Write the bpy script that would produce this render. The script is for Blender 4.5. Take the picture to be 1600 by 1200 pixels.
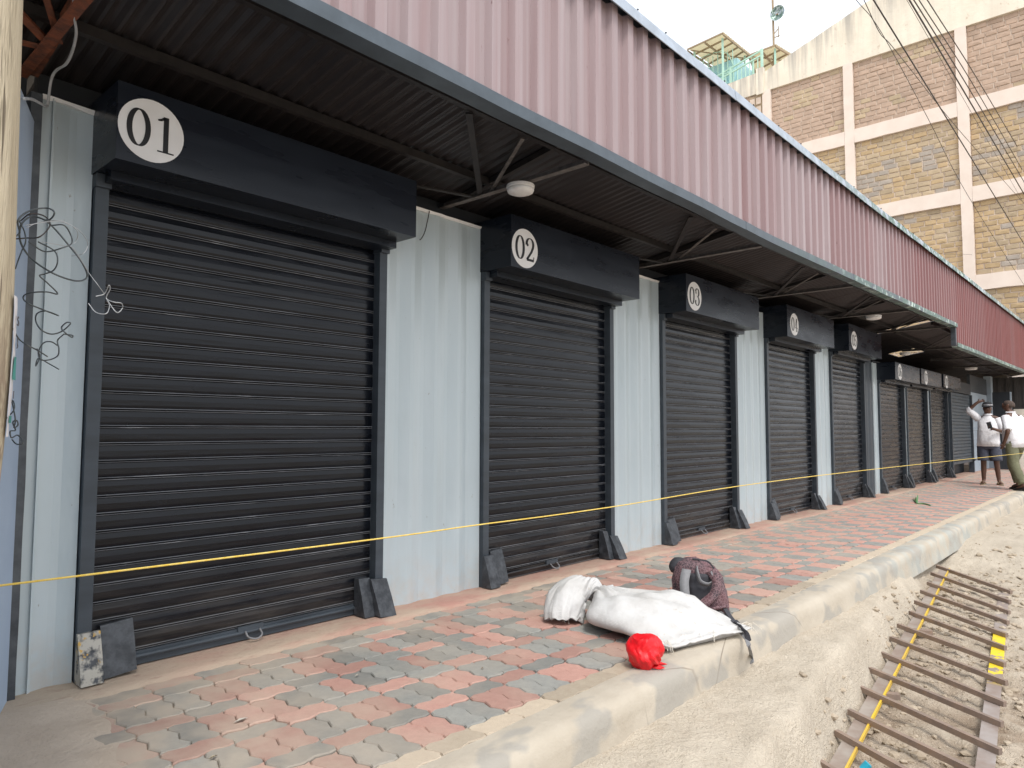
import bpy, bmesh, math, random
from mathutils import Vector, Matrix, noise
random.seed(7)
R = math.radians
for o in list(bpy.data.objects): bpy.data.objects.remove(o)
SC = bpy.context.scene
COL = SC.collection

# ------------------------------------------------------------------ camera
CAM = Vector((0, -3.544, 1.119))
YAW, PIT, ROL = R(47.932), R(3.646), R(0.169)
fw = Vector((math.cos(PIT)*math.sin(YAW), math.cos(PIT)*math.cos(YAW), math.sin(PIT)))
rt = Vector((math.cos(YAW), -math.sin(YAW), 0)); up = rt.cross(fw)
rt2 = rt*math.cos(ROL) + up*math.sin(ROL); up2 = -rt*math.sin(ROL) + up*math.cos(ROL)
cd = bpy.data.cameras.new('camera'); cam = bpy.data.objects.new('camera', cd); COL.objects.link(cam)
cam.matrix_world = Matrix(((rt2.x, up2.x, -fw.x, CAM.x), (rt2.y, up2.y, -fw.y, CAM.y), (rt2.z, up2.z, -fw.z, CAM.z), (0, 0, 0, 1)))
cd.sensor_width = 36; cd.lens = 36*1100/1600; cd.clip_start = .05; cd.clip_end = 2000
SC.camera = cam

# ------------------------------------------------------------------ light
SUN_EL, SUN_AZ = R(58), R(215)      # direction towards the sun, azimuth from +Y clockwise
W = bpy.data.worlds.new('World'); SC.world = W; W.use_nodes = True
nt = W.node_tree; nt.nodes.clear()
sky = nt.nodes.new('ShaderNodeTexSky'); sky.sky_type = 'NISHITA'; sky.sun_disc = False
sky.sun_elevation = SUN_EL; sky.sun_rotation = SUN_AZ; sky.dust_density = 4; sky.air_density = 1.0
hs = nt.nodes.new('ShaderNodeHueSaturation'); hs.inputs['Saturation'].default_value = .28; hs.inputs['Value'].default_value = 1.0
mx = nt.nodes.new('ShaderNodeMix'); mx.data_type = 'RGBA'; mx.inputs[0].default_value = .6
mx.inputs[7].default_value = (8.3, 8.7, 9.3, 1)      # even cloud layer over the clear-sky light
bg = nt.nodes.new('ShaderNodeBackground'); bg.inputs[1].default_value = .13
wo = nt.nodes.new('ShaderNodeOutputWorld')
nt.links.new(sky.outputs[0], hs.inputs['Color']); nt.links.new(hs.outputs[0], mx.inputs[6])
nt.links.new(mx.outputs[2], bg.inputs[0]); nt.links.new(bg.outputs[0], wo.inputs[0])
sd = bpy.data.lights.new('sun', 'SUN'); sd.energy = 1.3; sd.angle = R(14); sd.color = (1, .96, .9)
sun = bpy.data.objects.new('sun', sd); COL.objects.link(sun)
sdir = Vector((math.cos(SUN_EL)*math.sin(SUN_AZ), math.cos(SUN_EL)*math.cos(SUN_AZ), math.sin(SUN_EL)))
sun.rotation_euler = sdir.to_track_quat('Z', 'Y').to_euler()
vs = SC.view_settings; vs.view_transform = 'Standard'; vs.look = 'None'; vs.exposure = .68; vs.gamma = 1; vs.use_curve_mapping = False
SC.render.engine = 'CYCLES'; SC.cycles.max_bounces = 5; SC.cycles.diffuse_bounces = 3; SC.cycles.glossy_bounces = 3

# ------------------------------------------------------------------ pixel helpers (photo measurements -> metres)
def ray(u, v): return fw + rt2*((u-800)/1100) - up2*((v-600)/1100)
def at(u, v, ax, val):
    r = ray(u, v); return CAM + r*((val-CAM[ax])/r[ax])
def sm(a, b, x):
    t = min(1, max(0, (x-a)/(b-a))); return t*t*(3-2*t)
def lerp(a, b, t): return a+(b-a)*t
def interp(xs, ys, x):
    if x <= xs[0]: return ys[0]
    for i in range(1, len(xs)):
        if x <= xs[i]: return lerp(ys[i-1], ys[i], (x-xs[i-1])/(xs[i]-xs[i-1]))
    return ys[-1]
def nz(*p): return noise.noise(Vector(p))

# ------------------------------------------------------------------ materials
class NT:
    def __init__(s, name):
        s.m = bpy.data.materials.new(name); s.m.use_nodes = True
        s.t = s.m.node_tree; s.b = s.t.nodes['Principled BSDF']
        s.geo = s.n('ShaderNodeNewGeometry'); s.pos = s.geo.outputs['Position']
    def n(s, ty, **k):
        nd = s.t.nodes.new(ty)
        for a, b in k.items(): setattr(nd, a, b)
        return nd
    def l(s, a, b): s.t.links.new(a, b)
    def obj(s): return s.n('ShaderNodeTexCoord').outputs['Object']
    def noise(s, scale, detail=4, rough=.55, vec=None, stretch=None):
        nd = s.n('ShaderNodeTexNoise'); nd.inputs['Scale'].default_value = scale
        nd.inputs['Detail'].default_value = min(detail, 3); nd.inputs['Roughness'].default_value = rough
        v = vec or s.pos
        if stretch:
            mp = s.n('ShaderNodeMapping'); mp.inputs['Scale'].default_value = stretch; s.l(v, mp.inputs[0]); v = mp.outputs[0]
        s.l(v, nd.inputs['Vector']); return nd.outputs[0]
    def ramp(s, f, a, b, lo=0., hi=1.):
        nd = s.n('ShaderNodeMapRange'); nd.clamp = True
        for i, v in enumerate((a, b, lo, hi)): nd.inputs[i+1].default_value = v
        s.l(f, nd.inputs[0]); return nd.outputs[0]
    def math(s, op, a, b=None, clamp=False):
        nd = s.n('ShaderNodeMath', operation=op); nd.use_clamp = clamp
        for i, v in enumerate((a, b)):
            if v is None: continue
            if isinstance(v, (int, float)): nd.inputs[i].default_value = v
            else: s.l(v, nd.inputs[i])
        return nd.outputs[0]
    def mix(s, f, a, b, blend='MIX'):
        nd = s.n('ShaderNodeMix', data_type='RGBA', blend_type=blend)
        for i, v in ((0, f), (6, a), (7, b)):
            if isinstance(v, (int, float)): nd.inputs[i].default_value = v
            elif isinstance(v, tuple): nd.inputs[i].default_value = (*v, 1)
            else: s.l(v, nd.inputs[i])
        return nd.outputs[2]
    def rnd(s): return s.n('ShaderNodeObjectInfo').outputs['Random']
    def xyz(s):
        nd = s.n('ShaderNodeSeparateXYZ'); s.l(s.pos, nd.inputs[0]); return nd.outputs
    def bump(s, h, strength=.3, dist=.01):
        nd = s.n('ShaderNodeBump'); nd.inputs['Strength'].default_value = strength; nd.inputs['Distance'].default_value = dist
        s.l(h, nd.inputs['Height']); s.l(nd.outputs[0], s.b.inputs['Normal']); return nd
    def out(s, col, rough=.6, metal=0., spec=None, coat=0.):
        if isinstance(col, tuple): s.b.inputs['Base Color'].default_value = (*col, 1)
        else: s.l(col, s.b.inputs['Base Color'])
        if isinstance(rough, (int, float)): s.b.inputs['Roughness'].default_value = rough
        else: s.l(rough, s.b.inputs['Roughness'])
        s.b.inputs['Metallic'].default_value = metal
        if spec is not None: s.b.inputs['Specular IOR Level'].default_value = spec
        if coat: s.b.inputs['Coat Weight'].default_value = coat; s.b.inputs['Coat Roughness'].default_value = .15
        return s.m
def simple(name, c1, c2=None, scale=6, rough=.6, bs=.15, bscale=40, metal=0., dist=.006, spec=None, stretch=None, coat=0., rand=0.):
    k = NT(name); c2 = c2 or tuple(x*.75 for x in c1)
    col = k.mix(k.ramp(k.noise(scale, 5, .6, stretch=stretch), .35, .65), c1, c2)
    if rand:
        col = k.mix(1., col, k.mix(k.rnd(), (1-rand,)*3, (1+rand*.5,)*3), 'MULTIPLY')
    if bs: k.bump(k.noise(bscale, 5, .6), bs, dist)
    return k.out(col, rough, metal, spec, coat)
M = {}
def mk_shutter(name, c, r):
    k = NT(name)
    n1 = k.noise(3, 3, .6, stretch=(.6, 1, 3)); n2 = k.noise(38, 2, .6, stretch=(.22, 1, 1.8))
    col = k.mix(k.ramp(n1, .35, .7), c, tuple(x*1.5 for x in c))
    col = k.mix(k.ramp(n2, .80, .87), col, (.24, .25, .27))       # scratches and paint chips
    rgh = k.ramp(n1, .3, .7, r-.06, r+.12)
    k.bump(k.noise(2.2, 2, .5, stretch=(.7, 1, 1.5)), .12, .03)
    return k.out(col, rgh, 0., .32)
def mk_slat(name, c, r):
    k = NT(name); ob = k.n('ShaderNodeSeparateXYZ'); k.l(k.obj(), ob.inputs[0]); oz = ob.outputs[2]; x, y, z = k.xyz()
    n1 = k.noise(2.6, 3, .6, stretch=(.7, 1, 5)); n2 = k.noise(30, 3, .65, stretch=(.12, 1, 2.2)); n3 = k.noise(7, 3, .6, stretch=(.35, 1, 3))
    col = k.mix(k.ramp(n1, .35, .7), c, tuple(v*1.7 for v in c))
    d1 = k.ramp(k.math('ABSOLUTE', k.math('SUBTRACT', oz, .0045)), .0012, .0030, 1, 0); d2 = k.ramp(k.math('ABSOLUTE', k.math('SUBTRACT', oz, .0145)), .0012, .0034, 1, 0)
    rub_glint = k.math('MULTIPLY', k.math('MAXIMUM', d1, d2), k.ramp(n3, .28, .60, .5, 1.))
    col = k.mix(rub_glint, col, (.15, .157, .17))                       # worn ridges, lightened further as a painted highlight
    col = k.mix(k.math('MULTIPLY', rub_glint, k.ramp(n2, .60, .72, 0, .8)), col, (.42, .43, .45))
    col = k.mix(k.ramp(n2, .80, .86), col, (.22, .23, .25))
    col = k.mix(k.math('MULTIPLY', k.ramp(z, .55, .05, 0, .22), k.ramp(n3, .35, .65)), col, (.20, .17, .14))
    k.bump(k.math('ADD', n1, k.math('MULTIPLY', k.noise(16, 2, .5, stretch=(.4, 1, 1.4)), .25)), .13, .020)
    return k.out(col, k.ramp(n1, .3, .7, r-.05, r+.14), 0., .30)
M['slat'] = mk_slat('black_shutter_paint', (.0042, .0054, .0085), .20)
M['hood'] = mk_shutter('black_hood_paint', (.0085, .0115, .0175), .27)
M['guide'] = mk_shutter('dark_grey_rail_paint', (.045, .055, .066), .42)
M['slat_blue'] = mk_shutter('slate_shutter_paint', (.045, .06, .075), .4)
def mk_guard(name, worn):
    k = NT(name)
    col = k.mix(k.ramp(k.noise(18, 5, .7), .4, .65), (.024, .028, .034), (.065, .072, .082))
    if worn:
        col = k.mix(k.ramp(k.noise(16, 4, .7), .42, .55), col, (.42, .40, .35))
        col = k.mix(k.ramp(k.noise(24, 3, .6), .60, .66), col, (.55, .33, .06))
    k.bump(k.noise(14, 4, .6), .5, .02); return k.out(col, .5)
M['guard'] = mk_guard('dented_guard_paint', False); M['guard_worn'] = mk_guard('worn_guard_paint', True)
def mk_wall():
    k = NT('pale_blue_grey_container_paint')
    col = k.mix(k.ramp(k.noise(2.2, 4, .6, stretch=(2, 1, .35)), .3, .7), (.475, .555, .585), (.525, .60, .63))
    x, y, z = k.xyz()
    low = k.math('MULTIPLY', k.ramp(z, .0, .35, 1, 0), k.ramp(k.noise(9, 5, .7), .4, .65))
    col = k.mix(k.math('MULTIPLY', low, .45), col, (.55, .46, .38))
    col = k.mix(k.ramp(k.noise(30, 4, .75, stretch=(1, 1, .4)), .70, .76), col, (.30, .30, .28))
    k.bump(k.noise(5, 4, .5, stretch=(1.5, 1, .6)), .25, .03)
    return k.out(col, .24, 0, .5)
M['wall'] = mk_wall()
M['blue_wall'] = simple('light_blue_wall_paint', (.42, .52, .66), (.38, .48, .62), 3, .6, .1, 30)
M['dark_strip'] = simple('dark_strip_paint', (.035, .042, .05), (.075, .085, .095), 12, .45, .3, 30)
M['navy'] = simple('dark_board_paint', (.012, .015, .02), (.02, .024, .03), 5, .5)
def mk_fascia(name, glare):
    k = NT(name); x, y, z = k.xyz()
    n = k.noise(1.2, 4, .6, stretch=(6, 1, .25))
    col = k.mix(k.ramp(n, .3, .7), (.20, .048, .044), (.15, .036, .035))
    glare_mix = k.math('MULTIPLY', k.ramp(k.noise(1.5, 5, .65, stretch=(9, 1, .18)), .25, .75, .55, 1.), glare)
    col = k.mix(glare_mix, col, (.395, .338, .348))                    # glare and sky reflection painted in, strongest on the near sheets
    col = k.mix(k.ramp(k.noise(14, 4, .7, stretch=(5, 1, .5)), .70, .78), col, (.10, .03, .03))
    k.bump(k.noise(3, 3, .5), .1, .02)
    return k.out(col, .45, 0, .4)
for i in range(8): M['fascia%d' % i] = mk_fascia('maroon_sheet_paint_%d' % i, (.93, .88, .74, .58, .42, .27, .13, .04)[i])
def mk_galv(name, c, rough, teal=0):
    k = NT(name); x, y, z = k.xyz()
    col = k.mix(k.ramp(k.noise(7, 5, .65), .3, .7), c, tuple(v*.72 for v in c))
    if teal:
        f = k.math('MULTIPLY', k.ramp(x, 5.5, 9.5), k.ramp(k.noise(6, 5, .7), .42, .52))
        col = k.mix(f, col, (.10, .17, .14))
        f = k.math('MULTIPLY', k.ramp(x, 6.5, 10.5), k.ramp(k.noise(9, 4, .7), .56, .62))
        col = k.mix(f, col, (.55, .66, .60))
    k.bump(k.noise(4, 3, .5), .15, .02); return k.out(col, rough, .25)
M['cap'] = mk_galv('weathered_cap_flashing', (.46, .52, .60), .45, 1)
M['trim'] = mk_galv('grey_edge_trim', (.095, .118, .14), .45, 1)
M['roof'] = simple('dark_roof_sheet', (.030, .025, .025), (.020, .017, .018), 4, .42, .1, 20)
M['steel'] = simple('dark_truss_paint', (.014, .012, .012), (.028, .024, .023), 20, .5)
M['steel_light'] = simple('grey_brace_steel', (.17, .155, .145), (.09, .08, .075), 25, .5)
M['rust'] = simple('rusted_angle_iron', (.22, .065, .028), (.09, .035, .022), 20, .75, .5, 60)
M['disc'] = simple('white_number_disc', (.86, .86, .85), (.80, .79, .78), 6, .4, 0)
M['ink'] = simple('black_numeral', (.012, .012, .013), None, 6, .4, 0)
M['lamp'] = simple('frosted_lamp_plastic', (.78, .78, .76), (.70, .68, .66), 20, .35, 0)
M['mortar'] = None
def dustmask(k):
    x, y, z = k.xyz()
    a = k.ramp(k.noise(1.6, 5, .65), .44, .74, 0, .5)
    c = k.math('ADD', a, k.math('MULTIPLY', k.ramp(x, .9, 1.9, 1, 0), k.ramp(k.noise(4, 5, .65), .34, .62, .1, .8)))
    w = k.math('MULTIPLY', k.ramp(y, -.75, -.25, 0, .5), k.ramp(k.noise(5, 4, .6), .3, .6))
    return k.math('ADD', c, w, True)
DUST = (.50, .415, .325)
def mk_paver(name, c1, c2):
    k = NT(name)
    col = k.mix(k.ramp(k.noise(30, 5, .7), .3, .7), c1, c2)
    col = k.mix(1., col, k.mix(k.rnd(), (.78,)*3, (1.2,)*3), 'MULTIPLY')
    col = k.mix(k.ramp(k.noise(260, 2, .6), .58, .72, 0, .45), col, (.20, .17, .15))
    col = k.mix(k.math('MULTIPLY', dustmask(k), .92), col, DUST)
    k.bump(k.noise(220, 4, .7), .35, .004); return k.out(col, .85)
M['pav_red'] = mk_paver('red_paver', (.47, .27, .22), (.41, .225, .185))
M['pav_grey'] = mk_paver('grey_paver', (.28, .275, .25), (.225, .225, .21))
M['pav_tan'] = mk_paver('cement_smeared_paver', (.50, .42, .32), (.44, .36, .27))
def mk_ground(name, kind):
    k = NT(name); x, y, z = k.xyz()
    if kind == 'joint':
        col = k.mix(k.ramp(k.noise(6, 4, .6), .35, .6), (.11, .08, .062), (.24, .18, .135))
        col = k.mix(k.math('MULTIPLY', dustmask(k), .7), col, DUST)
        k.bump(k.noise(90, 4, .7), .5, .006)
    elif kind == 'strip':
        col = k.mix(k.ramp(k.noise(3, 5, .7, stretch=(.5, 1, 1)), .35, .62), (.46, .25, .20), (.50, .38, .29))
        col = k.mix(k.ramp(x, 1.1, 2.2, .9, 0), col, (.49, .40, .305))
        col = k.mix(k.ramp(k.noise(22, 5, .75, stretch=(.4, 1, 1)), .55, .75, 0, .5), col, (.30, .17, .14))
        k.bump(k.noise(30, 5, .7), .5, .012)
    elif kind == 'kerb':
        col = k.mix(k.ramp(k.noise(4, 5, .6), .35, .7), (.43, .375, .30), (.49, .435, .355))
        col = k.mix(k.ramp(k.noise(2.6, 3, .55, stretch=(1, 1.6, 1)), .52, .58, 0, .8), col, (.335, .315, .28))
        vo = k.n('ShaderNodeTexVoronoi', feature='DISTANCE_TO_EDGE'); vo.inputs['Scale'].default_value = .62; k.l(k.pos, vo.inputs['Vector'])
        col = k.mix(k.math('MULTIPLY', k.ramp(vo.outputs['Distance'], .0006, .0026, .75, 0), k.ramp(k.noise(1.7, 2, .5), .46, .56)), col, (.16, .13, .10))
        f = k.math('MULTIPLY', k.ramp(k.math('ABSOLUTE', k.math('SUBTRACT', x, 8.6)), 1.2, 3.2, 1, 0), k.ramp(k.noise(5, 4, .6), .42, .6))
        col = k.mix(k.math('MULTIPLY', f, .38), col, (.40, .46, .45))
        col = k.mix(k.ramp(k.noise(40, 5, .75), .66, .8, 0, .6), col, (.34, .27, .20))
        k.bump(k.noise(24, 5, .7), .4, .012)
    else:
        col = k.mix(k.ramp(k.noise(2.2, 5, .65), .35, .65), (.44, .38, .30), (.52, .455, .365))
        damp = k.ramp(k.math('SUBTRACT', z, k.math('MULTIPLY', x, .036)), -.67, -.56, 1, 0)
        damp = k.math('MULTIPLY', damp, k.ramp(x, 9, 7.5, 0, 1))
        damp = k.math('MULTIPLY', damp, k.ramp(k.noise(3, 5, .65), .38, .60, .25, 1))
        col = k.mix(k.math('MULTIPLY', damp, .85), col, (.235, .165, .11))
        col = k.mix(k.ramp(k.noise(26, 5, .75), .52, .75, 0, .5), col, (.42, .345, .26))
        col = k.mix(k.ramp(k.noise(70, 4, .7), .60, .72, 0, .6), col, (.68, .60, .49))
        k.bump(k.noise(30, 5, .85), .9, .022)
    return k.out(col, .92)
M['spill'] = simple('dusty_cement_spill', (.57, .475, .38), (.48, .39, .305), 3.5, .92, .5, 40, dist=.012)
M['joint'] = mk_ground('sandy_joint', 'joint'); M['strip'] = mk_ground('red_cement_strip', 'strip')
M['kerb'] = mk_ground('cement_kerb', 'kerb'); M['dirt'] = mk_ground('dry_dirt', 'dirt')
def mk_stone(name, c):
    k = NT(name)
    col = k.mix(k.ramp(k.noise(3.2, 5, .7), .3, .7), c, tuple(v*.80 for v in c))
    col = k.mix(1., col, k.mix(k.rnd(), (.88,)*3, (1.1,)*3), 'MULTIPLY')
    k.bump(k.noise(9, 4, .7), .4, .03); return k.out(col, .9)
M['stone_pink'] = mk_stone('pink_brown_stone', (.48, .35, .265))
M['stone_tan'] = mk_stone('tan_stone', (.475, .37, .245))
M['stone_yellow'] = mk_stone('ochre_stone', (.50, .365, .21))
M['stone_grey'] = mk_stone('grey_stone', (.41, .355, .30))
M['stone_joint'] = simple('pale_stone_mortar', (.62, .51, .42), (.52, .42, .34), 4, .95, .6, 14, dist=.03)
M['render'] = simple('pale_pink_render', (.76, .655, .575), (.71, .60, .52), 2, .9, .2, 10)
def mk_parapet():
    k = NT('stained_cream_render'); x, y, z = k.xyz()
    col = k.mix(k.ramp(k.noise(1.5, 5, .6), .35, .7), (.78, .71, .59), (.73, .65, .53))
    st_ = k.math('MULTIPLY', k.ramp(k.noise(1.6, 3, .7, stretch=(1, 2.2, .16)), .42, .66, 0, 1), k.ramp(k.math('ADD', z, k.math('MULTIPLY', y, .34)), 17.0, 18.5, .15, .85))
    col = k.mix(st_, col, (.34, .32, .29))
    col = k.mix(k.ramp(k.noise(2.6, 4, .7), .63, .70, 0, .7), col, (.48, .38, .28))
    k.bump(k.noise(7, 5, .6), .3, .03); return k.out(col, .9)
M['parapet'] = mk_parapet()
def mk_fibre():
    k = NT('cream_fibreglass_sheet'); k.out((.62, .55, .37), .5)
    tr = k.n('ShaderNodeBsdfTranslucent'); tr.inputs[0].default_value = (.60, .53, .34, 1); ms_ = k.n('ShaderNodeMixShader'); ms_.inputs[0].default_value = .4
    ou = k.t.nodes['Material Output']; k.l(k.b.outputs[0], ms_.inputs[1]); k.l(tr.outputs[0], ms_.inputs[2]); k.l(ms_.outputs[0], ou.inputs[0]); return k.m
M['cream_sheet'] = mk_fibre()
M['mint'] = simple('mint_green_paint', (.44, .66, .54), (.38, .60, .50), 5, .5, 0)
M['teal'] = simple('turquoise_sheet_paint', (.36, .60, .62), (.30, .54, .58), 2, .5, 0)
M['brown_metal'] = simple('brown_frame_metal', (.30, .22, .14), (.36, .27, .17), 5, .6, 0)
M['wire'] = simple('black_cable', (.03, .025, .022), (.05, .04, .035), 9, .5, 0)
M['wire_pale'] = simple('grey_white_cable', (.36, .37, .38), (.46, .47, .48), 9, .45, 0)
M['wire_dark'] = simple('slate_cable', (.05, .06, .065), (.09, .1, .1), 30, .5, 0)
M['rope'] = simple('yellow_twine', (.72, .48, .06), (.78, .60, .18), 60, .7, .4, 300)
def mk_wood():
    k = NT('weathered_pole_wood')
    n = k.noise(3, 6, .7, stretch=(9, 9, .5)); col = k.mix(k.ramp(n, .3, .7), (.42, .35, .24), (.60, .52, .38))
    col = k.mix(k.ramp(k.noise(7, 5, .75, stretch=(7, 7, .35)), .60, .68, 0, .9), col, (.10, .075, .05))
    x, y, z = k.xyz()
    f = k.math('MULTIPLY', k.ramp(z, 1.45, 1.1, 0, 1), k.ramp(k.noise(11, 5, .75, stretch=(2, 2, .8)), .46, .54))
    col = k.mix(f, col, (.24, .17, .12))
    k.bump(k.math('ADD', n, k.noise(25, 4, .7, stretch=(4, 4, .4))), .6, .012); return k.out(col, .85)
M['wood'] = mk_wood()
M['paper'] = simple('torn_white_paper', (.72, .70, .70), (.62, .6, .62), 12, .8, .2)
M['paper_teal'] = simple('teal_print', (.08, .32, .28), None, 12, .7, 0)
M['paper_ink'] = simple('grey_print', (.12, .12, .14), None, 12, .7, 0)
def mk_rail():
    k = NT('rusty_steel_bar')
    col = k.mix(k.ramp(k.noise(9, 5, .7), .35, .65), (.32, .235, .185), (.235, .18, .15))
    col = k.mix(k.ramp(k.noise(30, 4, .7), .55, .68, 0, .6), col, (.33, .22, .15))
    k.bump(k.noise(60, 4, .7), .3, .004); return k.out(col, .6, .15)
M['bar'] = mk_rail()
def mk_rail2():
    k = NT('worn_yellow_and_grey_rail'); x, y, z = k.xyz()
    col = k.mix(k.ramp(k.noise(6, 5, .7), .35, .65), (.34, .30, .28), (.26, .20, .17))
    f = k.math('MULTIPLY', k.ramp(k.math('ABSOLUTE', k.math('SUBTRACT', x, 5.75)), .50, .62, 1, 0), k.ramp(k.noise(9, 3, .6), .44, .50))
    col = k.mix(f, col, (.80, .58, .03))
    return k.out(col, .55)
M['rail'] = mk_rail2()
M['rail_grey'] = simple('worn_grey_rail', (.36, .32, .28), (.27, .21, .175), 6, .55)
M['yellow'] = simple('chipped_yellow_paint', (.74, .50, .04), (.60, .40, .08), 9, .55, .2)
def mk_sack():
    k = NT('white_woven_sack')
    col = k.mix(k.ramp(k.noise(6, 5, .6), .35, .7), (.62, .615, .605), (.52, .505, .485))
    col = k.mix(k.ramp(k.noise(16, 4, .7), .66, .72, 0, .5), col, (.45, .38, .30))
    w1 = k.n('ShaderNodeTexWave'); w1.inputs['Scale'].default_value = 90; k.l(k.pos, w1.inputs[0])
    k.bump(k.math('ADD', k.math('MULTIPLY', w1.outputs[1], .08), k.noise(22, 5, .65)), .45, .014)
    return k.out(col, .6)
M['sack'] = mk_sack()
M['sack_thread'] = simple('loose_sack_thread', (.78, .72, .62), None, 9, .8, 0)
def mk_bag():
    k = NT('maroon_crackle_fabric')
    v = k.n('ShaderNodeTexVoronoi', feature='DISTANCE_TO_EDGE'); v.inputs['Scale'].default_value = 62; k.l(k.pos, v.inputs['Vector'])
    col = k.mix(k.ramp(k.noise(9, 3, .5), .4, .6), (.125, .06, .068), (.06, .04, .048))
    col = k.mix(k.ramp(v.outputs['Distance'], .02, .10, .8, 0), col, (.28, .17, .18))
    k.bump(k.noise(26, 4, .6), .5, .012); return k.out(col, .75)
M['bag'] = mk_bag()
M['bag_dark'] = simple('charcoal_bag_fabric', (.035, .035, .042), (.055, .055, .065), 12, .8, .4, 40)
M['webbing'] = simple('grey_webbing', (.26, .26, .27), (.20, .20, .21), 20, .7, .4, 200)
def mk_red():
    k = NT('red_plastic_bag'); col = k.mix(k.ramp(k.noise(9, 3, .5), .35, .65), (.80, .008, .014), (.68, .005, .012))
    k.bump(k.noise(20, 4, .6), .5, .012); return k.out(col, .45)
M['red'] = mk_red()
M['leaf'] = simple('green_blade', (.05, .16, .05), (.08, .20, .06), 12, .5, 0)
M['cyan'] = simple('cyan_plastic', (.03, .45, .62), None, 9, .35, 0)
M['skin'] = simple('dark_brown_skin', (.105, .050, .032), (.085, .040, .026), 12, .5, 0)
M['skin2'] = simple('brown_skin', (.115, .056, .036), (.09, .043, .028), 12, .5, 0)
M['shirt'] = simple('white_shirt_cotton', (.78, .77, .79), (.70, .69, .72), 7, .8, .5, 14, dist=.03)
M['shorts'] = simple('slate_shorts_fabric', (.070, .075, .105), (.05, .055, .08), 9, .8, .4, 18, dist=.02)
M['olive'] = simple('olive_trouser_fabric', (.165, .165, .10), (.125, .125, .072), 7, .85, .5, 14, dist=.03)
M['blackshoe'] = simple('black_shoe_leather', (.012, .012, .013), None, 9, .4, 0)
M['sandal'] = simple('tan_sandal', (.28, .20, .12), None, 9, .7, 0)
M['hair'] = simple('short_greying_hair', (.055, .036, .028), (.085, .06, .048), 60, .8, .3, 120)
M['cap_cloth'] = simple('dark_cap_cloth', (.02, .02, .024), None, 9, .8, 0)
M['eye'] = simple('eye', (.02, .015, .012), None, 9, .3, 0)
M['blackdoor'] = simple('black_steel_door', (.022, .027, .034), None, 4, .45, .1)
M['cream'] = simple('cream_board_paint', (.74, .69, .60), (.70, .64, .55), 3, .7, .1)
M['brownsheet'] = simple('grey_brown_sheet', (.085, .078, .075), (.06, .055, .052), 3, .6, .1)
M['bluedoor'] = simple('blue_grey_steel_door', (.40, .47, .53), (.36, .43, .50), 3, .5, .1)
M['rock'] = simple('pale_rubble_stone', (.56, .47, .36), (.42, .34, .25), 5, .9, .4, 50, rand=.2)

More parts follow.
